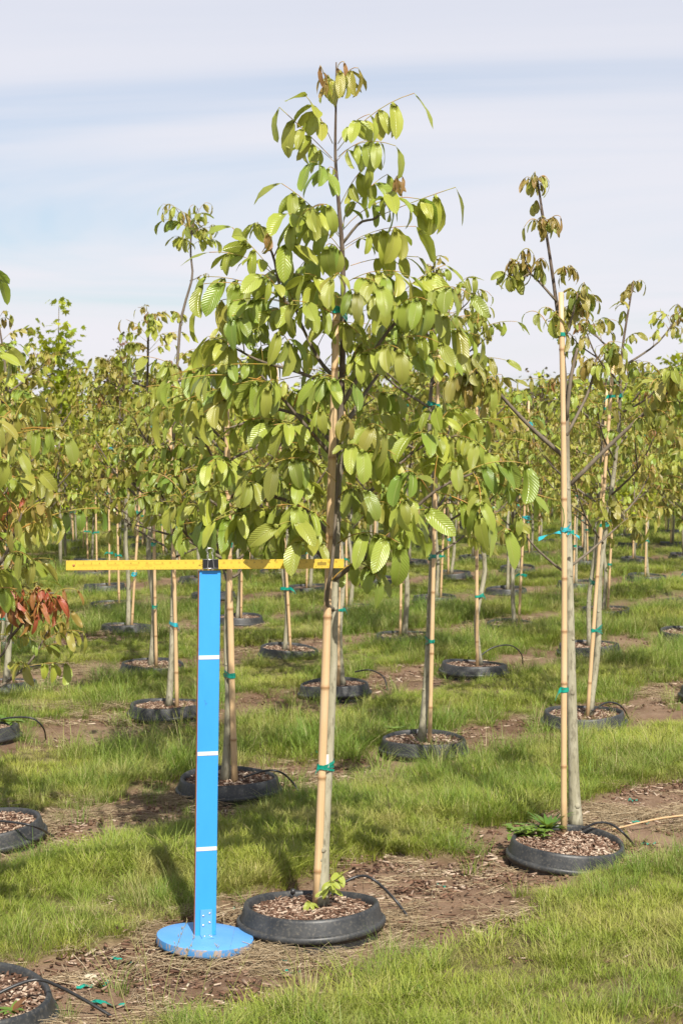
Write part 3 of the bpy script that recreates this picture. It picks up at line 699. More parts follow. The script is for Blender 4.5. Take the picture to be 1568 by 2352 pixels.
st_b, st_t = on(728, 2098, SOILH - .02), at(773, 688, Y0 - .05)
make_stake(st_b, st_t, .0150, 1, 'tan bamboo stake tied to the trunk touched by the yellow ruler', None, [.50, 2.02], tr_main, 14)
make_pot(POT['A1'], 'wide black pot rim full of bark mulch beside the round blue base', None, 0)
drip_tube([on(748, 2055, .09), on(775, 2035, .10), on(825, 2012, .125), on(860, 2022, .12), on(905, 2065, .05), on(938, 2108, .0)], 'black hose arching out of the pot beside the blue post', None, on(672, 2062, SOILH + .005))

# ------------------------------------------------------------------ the sparse walnut to the right
Q0 = on(1321, 1900, SOILH); YR = Q0.y
def rt(px, py, d=0.): return at(px, py, YR + d)
rtr = smooth_path([rt(*p) for p in ((1321,1900),(1317,1800),(1312,1600),(1307,1400),(1303,1225),(1300,1080),(1299,930,.02),(1290,800,.02),(1276,690,.01),(1259,570),(1245,490),(1232,405))], 48)
rrad = np.interp(np.linspace(0, 11, 49), range(12), [.032,.0225,.020,.0185,.017,.0145,.011,.009,.0075,.006,.005,.0042])
rbr = [([(1290,1045),(1222,985,-.02),(1160,920,-.05),(1128,880,-.08),(1085,850,-.1)], .0095, .0045), ([(1310,1112),(1400,1022,0),(1500,930,-.02),(1535,900,-.03)], .0095, .005),
       ([(1300,960),(1308,880,0),(1318,830,.02),(1325,800,.03)], .009, .006), ([(1277,692),(1238,648,0),(1215,625,0),(1196,590,0)], .0055, .003), ([(1215,628),(1190,640,0),(1172,632,0)], .003, .002),
       ([(1299,770),(1312,730,-.01),(1320,700,-.02),(1326,672,-.02)], .0055, .003), ([(1305,1320),(1270,1295,-.04),(1222,1250,-.08),(1180,1190,-.1)], .006, .003), ([(1297,740),(1280,735,-.02),(1258,738,-.04)], .003, .002),
       ([(1310,1300),(1355,1265,.06),(1400,1225,.12),(1440,1190,.2)], .006, .003), ([(1300,1000),(1350,900,.1),(1370,820,.15)], .007, .004)]
rbr = [(smooth_path([rt(*p) for p in q], 9), a, b) for q, a, b in rbr]
RL = []; r2 = random.Random(9)
def tc_(px, py, d, size, yo, n): tip_cluster(rt(px, py, d), Vector((0, 0, 1)), r2, size * 1.35, yo * .9, RL, n + 1)
for a in ((1232,405,0,.040,.6,4),(1228,402,0,.036,.6,3),(1243,496,0,.045,.65,3),(1252,500,-.02,.045,.8,3),(1246,520,0,.02,.1,2),(1196,590,0,.04,.65,3),(1172,632,0,.045,.3,3),(1185,600,0,.045,.7,3),(1222,612,0,.045,.55,4),(1299,610,0,.038,.6,4),
          (1326,672,-.02,.055,.6,4),(1345,665,-.02,.05,.4,3),(1258,738,-.04,.05,.4,3),(1282,720,0,.04,.5,3),(1085,850,-.1,.07,.55,5),(1110,865,-.09,.065,.5,4),(1060,825,-.1,.065,.4,4),(1180,1190,-.1,.06,.4,3),(1535,900,-.03,.07,.35,4),(1480,945,-.02,.06,.3,3),(1440,1190,.2,.06,.5,4),(1370,820,.15,.065,.5,5)): tc_(*a)
along(rbr[0][0], r2, .75, 1, 3, RL, .075, .16, .4); along(rbr[1][0], r2, .7, 1, 5, RL, .075, .17, .25); along(rbr[9][0], r2, .4, 1, 6, RL, .07, .16, .4); along(rbr[8][0], r2, .6, 1, 3, RL, .065, .14, .3)
t = thing('walnut_tree', Q0, 'sparse walnut tree with bare forked limbs and small bronze leaf clusters', 'tree')
build_walnut(t, rtr, rrad, rbr, RL, 6, True, 300, (1.2, 2.0))
make_stake(on(1298, 1928, SOILH - .02), at(1287, 672, YR - .05), .0130, 2, 'tall tan bamboo stake tied in front of the sparse bronze-tipped walnut', None, [.60, 1.24, 2.02], rtr, 14)
def ribbon(px, py, px2, py2, Yw, wdt, root, matk, seed):
    mb = MB(); a = at(px, py, Yw); b = at(px2, py2, Yw - .03); V = []; n = 8; r_ = random.Random(seed)
    for i in range(n + 1):
        t = i / n; c = a.lerp(b, t) + Vector((0, -.012 * math.sin(t * 3), .012 * math.sin(t * 2.6))); h = wdt * (.55 + .45 * math.sin(2 + 5 * t)); V += [tuple(c + Vector((.003 * math.sin(i * 2), -.004 * math.cos(i), -h)) - root.location), tuple(c + Vector((0, .006 * math.sin(i), h)) - root.location)]
    mb.add(V, [(2*i, 2*i+2, 2*i+3, 2*i+1) for i in range(n)]); mb.build('tape_tail', M[matk], root)
sr = [o for o in col.objects if o.get('label', '').startswith('tall tan bamboo stake tied')][0]
ribbon(1296, 1222, 1236, 1242, YR - .07, .010, sr, 'tape_blue', 1); ribbon(1300, 1224, 1330, 1240, YR - .07, .010, sr, 'tape_blue', 2); ribbon(1286, 1228, 1318, 1228, YR - .075, .014, sr, 'tape', 3)
make_pot(POT['A2'], 'black pot rim with green weeds growing at its back edge', None, 1)
drip_tube([on(1335, 1905, .09), on(1370, 1890, .12), on(1402, 1893, .12), on(1432, 1915, .10), on(1458, 1945, .01)], 'black hose looping over the rim of the pot with green weeds')

# ------------------------------------------------------------------ the other walnuts of the front rows
def vp(k, dx=0., dyy=0.): p = POT[k]; return Vector((p.x + dx, p.y + dyy, SOILH))
NEAR = [ # key, tree seed, H, radius, low, branches, leaflet size, young, lean, bias, density, trunk dx, stake (dx, dy, top px or None), tree label, stake label, pot label
 ('A0', 31, 2.2, .42, 1.0, 9, .08, .3, (-.02, 0), Vector((-1.3, -.2, 0)), .9, 0, None, 'walnut tree in the pot with the ribbed inside and coiled hose', None, 'black pot with ribbed inside and red-stemmed weeds in its mulch'),
 ('B0', 32, 2.1, .32, .62, 11, .075, .60, (-.02, 0), Vector((-.25, -.1, 0)), .85, 0, None, 'leafy walnut tree with wine-red young shoots on its low branches', None, 'black pot rim under the tree with wine-red shoots'),
 ('B1', 33, 2.15, .55, 1.0, 11, .075, .25, (.0, .0), None, 1.0, -.02, (.04, -.01, (517, 748)), 'walnut tree right behind the blue post with a knotty grey trunk', 'bamboo stake to the right of the knotty trunk behind the blue post', 'black pot rim crossed by the lower half of the blue post'),
 ('B2', 34, 2.56, .56, 1.05, 11, .075, .40, (.07, .0), None, .9, -.01, (.03, -.03, (1010, 815)), 'walnut tree between the measured walnut and the sparse bronze-tipped one', 'bamboo stake with a bright green tie behind the gap in the front row', 'tilted black pot rim on bare soil behind the front row gap'),
 ('B3', 35, 2.55, .52, 1.0, 10, .068, .50, (.22, .0), None, .9, .03, (0, -.01, (1405, 838)), 'leaning walnut tree with bronze tips behind the sparse tree', 'bamboo stake leaning to the right behind the sparse tree', 'black pot rim holding the leaning stake and trunk'),
 ('B4', 36, 2.4, .48, 1.0, 10, .072, .45, (.0, .0), Vector((-.3, 0, 0)), .9, 0, None, 'walnut tree at the end of the leaning tree row', None, 'black pot rim at the far end of the leaning tree row'),
 ('C0', 37, 2.0, .45, 1.0, 9, .07, .4, (0, 0), None, .8, 0, None, 'walnut tree behind the wine-red shooted tree', None, 'black pot rim with broad green weed and looping hose'),
 ('C1', 38, 1.95, .56, 1.0, 11, .07, .42, (.05, 0), None, 1.0, 0, (.05, -.02, (388, 836)), 'walnut tree with a long bare leader topped by a leaf tuft', 'bamboo stake tied to the walnut with the long bare leader', 'black pot rim sunk in tall grass beside dry straw'),
 ('C2', 39, 2.1, .5, 1.05, 10, .07, .4, (0, 0), None, .8, .05, (.0, .0, None), 'walnut tree standing straight behind the measured walnut', 'bamboo stake straight behind the measured walnut', 'black pot rim straight behind the measured trunk'),
 ('C3', 40, 2.15, .55, 1.1, 10, .07, .45, (.02, 0), None, .9, .04, (.0, -.02, (1092, 870)), 'walnut tree in the pot with a high hose arch', 'bamboo stake in the pot with a high hose arch', 'black pot rim with a high hose arch to its right'),
 ('C4', 41, 2.25, .5, 1.0, 10, .07, .5, (.1, 0), None, .9, 0, (.03, -.03, None), 'walnut tree hidden behind the leaning trunk', 'bamboo stake hidden behind the leaning trunk', 'black pot rim under dry grass behind the leaning trunk'),
 ('C5', 42, 2.35, .5, 1.0, 10, .07, .5, (0, 0), None, .9, 0, (.03, -.03, None), 'walnut tree next to the bare soil patch beyond the leaning tree', 'bamboo stake next to the bare soil patch beyond the leaning tree', 'black pot rim at the bare soil patch beyond the leaning tree'),
]
for (k, sd_, H, rad, low, nb, ls, yo, lean, bias, dens, tdx, stk, lab, slab, plab) in NEAR:
    b0 = vp(k, tdx); trk, trd, brs, lvs = auto_walnut(b0, sd_, H, rad, low - .08, nb + 4, ls * 1.08, yo * .8, lean, bias, dens * 1.35)
    if k == 'C1':           # the long bare leader, drawn after the photo
        Yc = b0.y; ex = [trk[20], at(412, 770, Yc), at(425, 698, Yc), at(442, 635, Yc), at(438, 580, Yc), at(441, 505, Yc)]
        p_ = smooth_path(ex, 14); brs.append((p_, .0095, .0045)); r3 = random.Random(4)
        along(p_, r3, .80, 1.0, 9, lvs, .092, .17, .15, (5, 5, 7), up=.6)
        tip_cluster(at(404, 478, Yc), Vector((0, 0, 1)), r3, .075, .55, lvs, 3); tip_cluster(at(455, 478, Yc), Vector((0, 0, 1)), r3, .075, .5, lvs, 3); tip_cluster(at(480, 510, Yc), Vector((0, 0, 1)), r3, .08, .2, lvs, 2)
        for e_ in ((404, 478), (455, 478), (480, 510)): brs.append((smooth_path([at(439, 540, Yc), at((439 + e_[0]) / 2, (535 + e_[1]) / 2, Yc), at(*e_, Yc)], 4), .0035, .002))
        tip_cluster(at(462, 632, Yc), Vector((.5, 0, .6)), r3, .035, .5, lvs, 2); tip_cluster(at(415, 720, Yc), Vector((0, 0, 1)), r3, .05, .2, lvs, 4)
        brs.append((smooth_path([at(436, 645, Yc), at(450, 640, Yc), at(462, 632, Yc)], 4), .003, .002))
    if k == 'B1':           # the limbs that cross over the ruler
        Yc = b0.y
        for pts in ([(517,1285),(470,1262),(420,1238),(310,1205)], [(520,1330),(545,1320),(557,1305)], [(518,1300),(545,1230),(590,1140)]):
            brs.append((smooth_path([at(x, y, Yc - .02) for x, y in pts], 8), .0085, .004))
    t = thing('walnut_tree', b0, lab, 'tree'); build_walnut(t, trk, trd, brs, lvs, sd_, True, 300, (1.3, 2.0))
    if stk:
        sb = b0 + Vector((stk[0] - tdx * .4, stk[1] - .02, -.02)); top = at(*stk[2], sb.y) if stk[2] else sb + Vector((lean[0] * .8, 0, 2.0))
        h_ = [.52, 1.12, 1.85] if k != 'B2' else [.56, 1.0, 1.78]
        make_stake(sb, top, .0150 if k == 'B1' else .0118, sd_, slab, None, h_, trk, 12)
    make_pot(POT[k], plab, None, sd_)
# wine-red young leaves low on the left tree
rl = []; r4 = random.Random(77); Yl = POT['B0'].y - .32
tl = next(o for o in col.objects if o.get('label', '').startswith('leafy walnut tree with wine'))
tl_br = [smooth_path([at(-25, 1520, Yl), at(5, 1505, Yl), at(28, 1450, Yl - .02), at(32, 1385, Yl - .04)], 8), smooth_path([at(20, 1470, Yl), at(70, 1410, Yl - .03), at(100, 1368, Yl - .05), at(125, 1362, Yl - .05)], 8), smooth_path([at(-28, 1300, Yl), at(-5, 1270, Yl), at(14, 1215, Yl - .04), at(18, 1160, Yl - .05)], 8)]
for bp in tl_br:
    mb = MB(); tube(mb, [p - tl.location for p in bp], np.linspace(.006, .003, 9), 7, young=.85); mb.build('branch', M['bark'], tl)
for px, py, s, n in ((32,1372,.085,6),(62,1362,.08,5),(98,1358,.085,5),(125,1362,.07,3),(18,1165,.085,5),(40,1150,.085,4),(75,1150,.07,3)): tip_cluster(at(px, py, Yl - .05), Vector((0, 0, 1)), r4, s, 1.0, rl, n)
M['red_leaflet'] = leaf_material('wine_red_leaflet', 'OBJECT', True, (.365,.420,.062), (.095,.215,.024), (.36,.045,.036), .3)
for pts, ls in rl:
    mb = MB(); tube(mb, [p - tl.location for p in pts], .0016, 5); lf = mb.build('leaf', M['rachis'], tl)
    for M4, ti, yo in ls:
        me = LEAF_ME[r4.randrange(14)]
        key = me.name + '_red'
        if key not in bpy.data.meshes:
            m2 = me.copy(); m2.name = key; m2.materials[0] = M['red_leaflet']
        o = put('leaflet', bpy.data.meshes[key], lf, Matrix.Translation(-tl.location) @ M4); o['tint'] = ti; o['young'] = max(.35, min(1, yo))

# drip hoses of the other near pots
def hose(pix, lab): drip_tube([on(x, y, z) for x, y, z in pix], lab)
hose([(-20,2290,.10),(40,2262,.125),(90,2250,.135),(140,2268,.10),(200,2300,.05),(262,2338,.0)], 'black hose arching from the pot with ribbed inside onto bare soil')
hose([(560,1785,.10),(610,1770,.125),(645,1774,.115),(672,1797,.05),(688,1822,.0)], 'black hose leaving the pot behind the blue post')
hose([(-10,1655,.12),(30,1648,.15),(75,1650,.15),(100,1672,.09),(106,1697,.0)], 'black hose arch leaving the pot with the broad weed')
hose([(1358,1632,.10),(1395,1613,.13),(1425,1622,.10),(1443,1650,.0)], 'black hose beside the leaning stake')
hose([(1095,1512,.10),(1130,1488,.17),(1170,1482,.18),(1195,1500,.10),(1200,1527,.0)], 'black hose arching high over the grass')
hose([(815,1543,.10),(850,1539,.12),(880,1555,.06),(890,1585,.0)], 'thin black hose arch behind the measured trunk')
hose([(20,1560,.10),(60,1535,.15),(95,1530,.15),(108,1560,.0)], 'small black hose arch over grass beyond the wine-red shoots')
hose([(-10,1885,.11),(40,1890,.12),(85,1900,.10),(130,1925,.0)], 'black hose lying over the shaded pot rim')

# ------------------------------------------------------------------ rows farther back
VAR = []
for i in range(6):
    H = 1.92 + .08 * i; tr_, rd_, br_, lv_ = auto_walnut((0, 0, 0), 100 + i, H, .56, .85, 15, .078, .46, (0, 0), None, 1.35)
    mbt = MB(); tube(mbt, tr_, rd_, 7, young=np.clip((np.array([p.z for p in tr_]) - 1.3) / .7, 0, 1))
    mbb = [];
    for bp, a, b in br_: m_ = MB(); tube(m_, bp, np.linspace(a, b, len(bp)), 5, young=.85); mbb.append(m_.mesh('branch', M['bark']))
    mbf = MB(); rr = random.Random(i)
    for pts, ls in lv_: tube(mbf, pts[::3], .0016, 3, mi=1)
    add_leaflets(mbf, lv_, LO, rr)
    VAR.append((mbt.mesh('trunk', M['bark']), mbb, mbf.mesh('foliage', [M['foliage'], M['rachis']]), tr_))
def far_tree(name, V, p, sc, rz, label, group, branches=True):
    t = thing(name, p, label, 'tree', group); t.rotation_euler = (0, 0, rz); t.scale = sc
    put('trunk', V[0], t)
    if branches:
        for b in V[1]: put('branch', b, t)
    tag(put('foliage', V[2], t), kind='stuff'); return t
SM = [stake_mesh(2.05, .0115, 200 + i, 8) for i in range(4)]
TM = [tie_mesh(Vector((0, 0, 0)), Vector((.030, .015, 0)), .0115, .014, 300 + i, True, i == 3) for i in range(4)]
def far_stake(p, r_, label, group, h=1.0):
    t = thing('bamboo_stake', p, label, 'stake', group); t.rotation_euler = (R(r_.uniform(-2.5, 2.5)), R(r_.uniform(-2.5, 2.5)), r_.uniform(0, 6.28)); t.scale = (1, 1, h)
    put('bamboo_cane', SM[r_.randrange(4)], t)
    for z in (.48 + r_.uniform(-.05, .05), 1.05 + r_.uniform(-.1, .1), 1.75 + r_.uniform(-.1, .1)): put('tape_tie', TM[r_.randrange(4)], t, Matrix.Translation((0, 0, z)))
    return t
rf = random.Random(51)
spots = []
for k in ('D0','D1','D2','D3','D4','D5','D6'): spots.append((POT[k], 3))
for j in range(4, 34):
    for i in range(-60, 60):
        p = A0v + Av * i + Bv * j
        if p.y < 12.2 or p.y > 46: continue
        if abs(p.x) > .222 * p.y + .75: continue
        # keep clear of the measured fourth row
        if j == 3: continue
        if min((p - q).length for q, _ in spots[:7]) < .9: continue
        spots.append((p + Vector((rf.uniform(-.08, .08), rf.uniform(-.08, .08), 0)), j))
# maple and purple-leaved kinds grow behind the walnuts
def crown_tree(seed, H, rad, low, n, ls, matk, young):
    r_ = random.Random(seed); ctl = [Vector((r_.uniform(-.04, .04) * (i > 0), r_.uniform(-.04, .04) * (i > 0), H * .97 * i / 5)) for i in range(6)]; tr_ = smooth_path(ctl, 14)
    mbt = MB(); tube(mbt, tr_, np.linspace(.024, .004, 15), 6, young=np.linspace(.2, .8, 15)); brs = []; ends = []
    for i in range(12):
        z = low + (H - .3 - low) * i / 12; p = tr_[min(13, int(z / H * 14))]; a = 2.4 * i + r_.uniform(-.4, .4); L = rad * r_.uniform(.6, 1.1) * (1 - .5 * i / 12)
        e = p + Vector((math.cos(a) * L, math.sin(a) * L, L * r_.uniform(.7, 1.3))); pp = smooth_path([p, p.lerp(e, .5) - Vector((0, 0, .03)), e], 4)
        m_ = MB(); tube(m_, pp, np.linspace(.007, .002, 5), 4, young=.8); brs.append(m_.mesh('branch', M['bark'])); ends += pp[1:]
    ends += tr_[8:]
    mbf = MB()
    for i in range(n):
        c = r_.choice(ends) + Vector((r_.gauss(0, .07), r_.gauss(0, .07), r_.gauss(0, .07)))
        d = Vector((r_.uniform(-1, 1), r_.uniform(-1, 1), r_.uniform(-.9, .2))).normalized(); fr = frame(d, Vector((r_.uniform(-.6, .6), r_.uniform(-1, .2), 1))); s = ls * r_.uniform(.6, 1.2)
        lob = [(0,0,0),(.45,.15,.05),(.30,.45,.02),(.42,.72,-.08),(.12,.62,0),(0,1,-.15),(-.12,.62,0),(-.42,.72,-.08),(-.30,.45,.02),(-.45,.15,.05)]
        V = [tuple(c + fr @ (Vector(q) * s)) for q in lob]
        mbf.add(V, [(0,1,2),(0,2,4),(2,3,4),(0,4,6),(4,5,6),(0,6,8),(6,7,8),(0,8,9)], tint=r_.random(), young=young if r_.random() < .25 else 0)
    return mbt.mesh('trunk', M['bark']), brs, mbf.mesh('foliage', M[matk])
MAP = [crown_tree(400 + i, 2.7 + .18 * i,    .62, .8, 900, .10, 'maple', .2) for i in range(4)]
PUR = [crown_tree(500 + i, 2.9 + .3 * i, .55, .8, 800, .07, 'purple', .5) for i in range(2)]
LBL = {'w': ('young walnut tree with bronze shoot tips among the middle rows', 'walnut trees of the middle rows'),
       'm': ('yellow-green maple sapling in the distant nursery rows', 'maple saplings of the distant rows'),
       'p': ('purple-leaved sapling in the distant nursery rows', 'purple-leaved saplings of the distant rows')}
skip_tree = set()
DL = ['pot between dry soil and the wine-red shoots', 'pot with a pale trunk behind dry soil and straw', 'pot between the blue post and measured trunk', 'pot with the pale trunk right of the measured one', 'pot ringed by bare soil left of the sparse tree', 'pot behind the stake of the sparse tree', 'pot past the leaning tree']
for n_, (p, j) in enumerate(spots):
    p = Vector((p.x, p.y, float(gz(p.x, p.y)) - .02)); Yp = p.y; rz = rf.uniform(0, 6.28)
    pxl = CX + p.x / p.y * FPX
    if Yp < 32: make_pot(p, *(('black fourth-row ' + DL[n_], None) if n_ < 7 else ('black pot rim in the grass of the middle and distant rows', 'pots of the middle and distant rows')), n_, Yp < 16)
    b0 = p + Vector((rf.uniform(-.03, .03), rf.uniform(-.03, .03), SOILH - .01))
    if Yp < 21.5 and 120 < pxl < 262: pass
    elif Yp < 21.5:
        V = VAR[rf.randrange(6)]; s = rf.choice((.92, .97, 1.0, 1.04, 1.16)); far_tree('walnut_tree', V, b0, (s, s, s), rz, *(('walnut tree in the fourth-row ' + DL[n_], None) if n_ < 7 else LBL['w']))
    else:
        left = pxl < 330; pur = rf.random() < (.40 if left else .10) ; V = PUR[rf.randrange(2)] if pur else MAP[rf.randrange(4)]
        s = rf.uniform(.80, 1.02) * (.82 if 170 < pxl < 250 else 1); far_tree('purple_sapling' if pur else 'maple_sapling', V, b0, (s, s, s), rz, *LBL['p' if pur else 'm'])
    far_stake(b0 + Vector((rf.choice((-1, 1)) * .04, -.04, -.01)), rf, *(('bamboo stake in the fourth-row ' + DL[n_], None) if n_ < 7 else ('bamboo stake with green tape ties among the middle and distant rows', 'stakes of the middle and distant rows')), rf.uniform(.9, 1.06))
# tall saplings that rise over the rows at the left
for px, Yp, V, s, kind in ((138, 21., MAP[3], 1.03, 'm'), (150, 23., PUR[1], .95, 'p'), (275, 24., PUR[1], .98, 'p'), (285, 23., PUR[0], 1.04, 'p')):
    p = Vector(((px - CX) / FPX * Yp, Yp, 0)); far_tree('maple_sapling' if kind == 'm' else 'purple_sapling', V, p, (s, s, s * 1.05), rf.uniform(0, 6), *LBL[kind])
# far wood along the horizon
mb = MB(); rw = random.Random(8); wv = []; wf = []; wt = []
for i in range(60):
    Yw = rw.uniform(120, 190); xw = rw.uniform(-.34, .34) * Yw; h = rw.uniform(3.5, 6.5) * (1.15 if xw > 0 else .85); wd = h * rw.uniform(.4, .75); tb = rw.random()
    for k in range(420):
        th = rw.uniform(0, 6.283); ph = math.acos(rw.uniform(-1, 1)); r0 = rw.uniform(.75, 1.0)
        c = Vector((xw + wd * r0 * math.sin(ph) * math.cos(th), Yw + wd * r0 * math.sin(ph) * math.sin(th), max(.2, h * .5 + h * .5 * r0 * math.cos(ph))))
        s = rw.uniform(.25, .7); a = Vector((rw.gauss(0, 1), rw.gauss(0, 1), rw.gauss(0, 1))).normalized() * s; b2 = a.orthogonal().normalized() * s
        n0 = len(wv); wv += [tuple(c - a), tuple(c + b2), tuple(c + a), tuple(c - b2)]; wf.append((n0, n0+1, n0+2, n0+3)); wt += [min(1, max(0, tb + rw.uniform(-.25, .25)))] * 4
mb.add(wv, wf, tint=np.array(wt), young=0.); wd_ = mb.build('distant_woodland', M['wood'], None, False); tag(wd_, 'dark green belt of far-off woodland on the horizon', 'woodland', kind='stuff')
# ------------------------------------------------------------------ blue measuring post
YP = 5.16
PB = at(470, 2163, YP); PT = at(481, 1311, YP)
gp = Vector((PB.x, PB.y, float(gz(PB.x, PB.y)) + .022))
post = thing('measuring_post', gp, 'bright blue wooden measuring post with white bands on a round base', 'measuring post')
DT = .030                                   # base disc thickness
yaw = R(17)
Mz = Matrix.Rotation(yaw, 4, 'Z')
lean = math.atan2(PT.x - PB.x, PT.z - PB.z)
mb = MB(); seg = 64; prof = [(.0, .0), (.150, .0), (.1555, .003), (.1565, .008)]
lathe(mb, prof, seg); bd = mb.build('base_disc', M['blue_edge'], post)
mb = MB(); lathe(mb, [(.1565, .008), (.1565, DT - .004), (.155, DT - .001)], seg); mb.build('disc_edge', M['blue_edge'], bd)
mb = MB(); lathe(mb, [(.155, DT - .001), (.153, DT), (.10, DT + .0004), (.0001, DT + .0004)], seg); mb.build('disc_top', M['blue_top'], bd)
mb = MB(); box(mb, (.088, -.118, DT + .0001), (.0888, .118, DT + .0012)); mb.build('disc_seam', M['blue_edge'], bd, False)
bd.rotation_euler = (R(-1.0), R(4.0), 0)
W2, T2 = .0345, .0095; HP = (PT.z - gp.z - DT) / math.cos(lean)
Mb = Matrix.Translation((0, .012, DT)) @ Matrix.Rotation(lean, 4, 'Y') @ Mz
mb = MB(); e = .0016
V = [(-W2, -T2 + e), (-W2 + e, -T2), (W2 - e, -T2), (W2, -T2 + e), (W2, T2 - e), (W2 - e, T2), (-W2 + e, T2), (-W2, T2 - e)]
mb.add([(x, y, z) for z in (0, HP) for x, y in V], [(i, (i+1) % 8, (i+1) % 8 + 8, i + 8) for i in range(8)] + [tuple(range(8))[::-1], tuple(range(8, 16))])
brd = put('post_board', mb.mesh('post_board', [M['blue'], M['rawwood']], False), post, Mb)
for i in (7, 9): brd.data.polygons[i if i < len(brd.data.polygons) else 0].material_index = 1
mb = MB(); box(mb, (-W2 - .0012, -T2 + .002, .002), (-W2 + .0005, T2 - .001, HP - .001)); mb.build('board_side', M['rawwood'], brd, False)
for i, yb in enumerate((1510, 1731, 1950)):
    z = (at(475, yb, YP).z - gp.z - DT); mb = MB(); box(mb, (-W2 + .001, -T2 - .0012, z - .0062), (W2 - .0012, -T2 + .0004, z + .0062)); mb.build('white_band', M['white'], brd, False)
mb = MB(); box(mb, (-.018, -T2 - .0045, .0), (.020, -T2 - .0002, .085)); box(mb, (-.018, -T2 - .038, .0008), (.020, -T2 - .0047, .0042))
bk = mb.build('corner_bracket', M['blue_top'], brd, False)
for x, z in ((-.009, .066), (.012, .073), (-.009, .035), (.012, .043)):
    mb = MB(); tube(mb, [(x, -T2 - .003, z), (x, -T2 - .0055, z), (x, -T2 - .0075, z)], [.0042, .0040, .0018], 10); mb.build('screw', M['steel'], brd)
for x, y in ((-.008, -.020), (.010, -.017), (.013, -.028)):
    mb = MB(); tube(mb, [(x, -T2 + y, .004), (x, -T2 + y, .0058), (x, -T2 + y, .0066)], [.0042, .0040, .002], 10); mb.build('screw', M['steel'], brd)

# ------------------------------------------------------------------ yellow ruler on top of the post
RL0, RL1 = YP - .128, YP + .112
SL, SRr = at(152, 1299, RL0), at(789, 1294.5, RL1)
rl_o = thing('yardstick', (SL + SRr) / 2, 'yellow yardstick clipped across the top of the blue post', 'yardstick')
L = (SRr - SL).length; ryaw = math.atan2(SRr.y - SL.y, SRr.x - SL.x)
rl_o.rotation_euler = (0, -math.atan2(SRr.z - SL.z, (SRr.xy - SL.xy).length), ryaw); rl_o.rotation_mode = 'XYZ'
HS, TS = .0152, .0028
mb = MB(); e = .0008
V = [(-HS, -TS + e), (-HS + e, -TS), (HS - e, -TS), (HS, -TS + e), (HS, TS), (-HS, TS)]
mb.add([(x, y, z) for x in (-L/2, L/2) for z, y in V], [(i, i + 6, (i+1) % 6 + 6, (i+1) % 6) for i in range(6)] + [tuple(range(6)), tuple(range(6, 12))[::-1]])
sb = mb.build('ruler_strip', M['yellow'], rl_o, False)
IN = L / 36.25; X0 = -L / 2 + IN * .18; yf = -TS - .0004
mb = MB()
def rect(mb, x, z, w_, h, y=yf): mb.add([(x - w_/2, y, z - h/2), (x + w_/2, y, z - h/2), (x + w_/2, y, z + h/2), (x - w_/2, y, z + h/2)], [(0, 1, 2, 3)])
for i in range(36 * 8 + 1):
    h = .0052 if i % 8 == 0 else (.0038 if i % 4 == 0 else .0025); rect(mb, X0 + IN * i / 8, HS - .0012 - h / 2, .00045, h)
mb.build('inch_scale', M['ink'], rl_o, False)
mb = MB(); CM = IN / 2.54
for i in range(0, 91 * 2):
    h = .0036 if i % 2 == 0 else .0022; rect(mb, X0 + CM * i / 2, -HS + .0014 + h / 2, .00042, h)
mb.build('centimetre_scale', M['ink'], rl_o, False)
def text_mesh(items, name, matk, parent):
    """items: (text, x, z, size); flat print on the front of the ruler"""
    mb = MB()
    for s, x, z, size in items:
        vs, fs = GLYPH[s]; mb.add([(x + a * size, yf - .0001, z + b * size) for a, b in vs], fs)
    return mb.build(name, M[matk], parent, False)
text_mesh([(str(i), X0 + IN * (i - .0), HS - .0094, .0072) for i in range(1, 36) if i not in (18,)], 'inch_numbers', 'ink', rl_o)
text_mesh([(str(i), X0 + CM * i, -HS + .0068, .0034) for i in range(2, 91, 2)], 'centimetre_numbers', 'ink', rl_o)
text_mesh([('ACME', X0 + IN * 17.2, -.0022, .0098)], 'maker_name', 'ink_black', rl_o)
mb = MB(); rr = random.Random(5)
for x0, x1, rows in ((1.3, 4.3, 3), (5.0, 6.6, 3), (7.2, 9.0, 3), (9.8, 10.8, 4), (11.0, 12.3, 2), (28.3, 29.7, 4), (30.2, 30.9, 2), (19.6, 20.3, 1)):
    for q in range(rows):
        x = x0
        while x < x1 - .1:
            w_ = rr.uniform(.06, .16); rect(mb, X0 + IN * (x + w_ / 2), .0026 - q * .0023, IN * w_, .0006); x += w_ + .06
mb.build('fine_print', M['ink_faint'], rl_o, False)
mb = MB(); rect(mb, X0 + IN * 33.05, -.0005, IN * 1.35, .0125, yf); mb.build('barcode_ground', M['yellow'], rl_o, False)
mb = MB(); x = 32.45
while x < 33.65:
    w_ = rr.choice((.02, .03, .05)); rect(mb, X0 + IN * (x + w_ / 2), .0003, IN * w_, .0105, yf - .0003); x += w_ + rr.choice((.025, .04))
mb.build('barcode', M['ink_black'], rl_o, False)
mb = MB(); tube(mb, [(X0 + IN * .78, -TS - .0006, .0005), (X0 + IN * .78, -TS - .0002, .0005)], [.0042, .0042], 16); hm = mb.build('hanging_hole', M['rawwood'], rl_o)

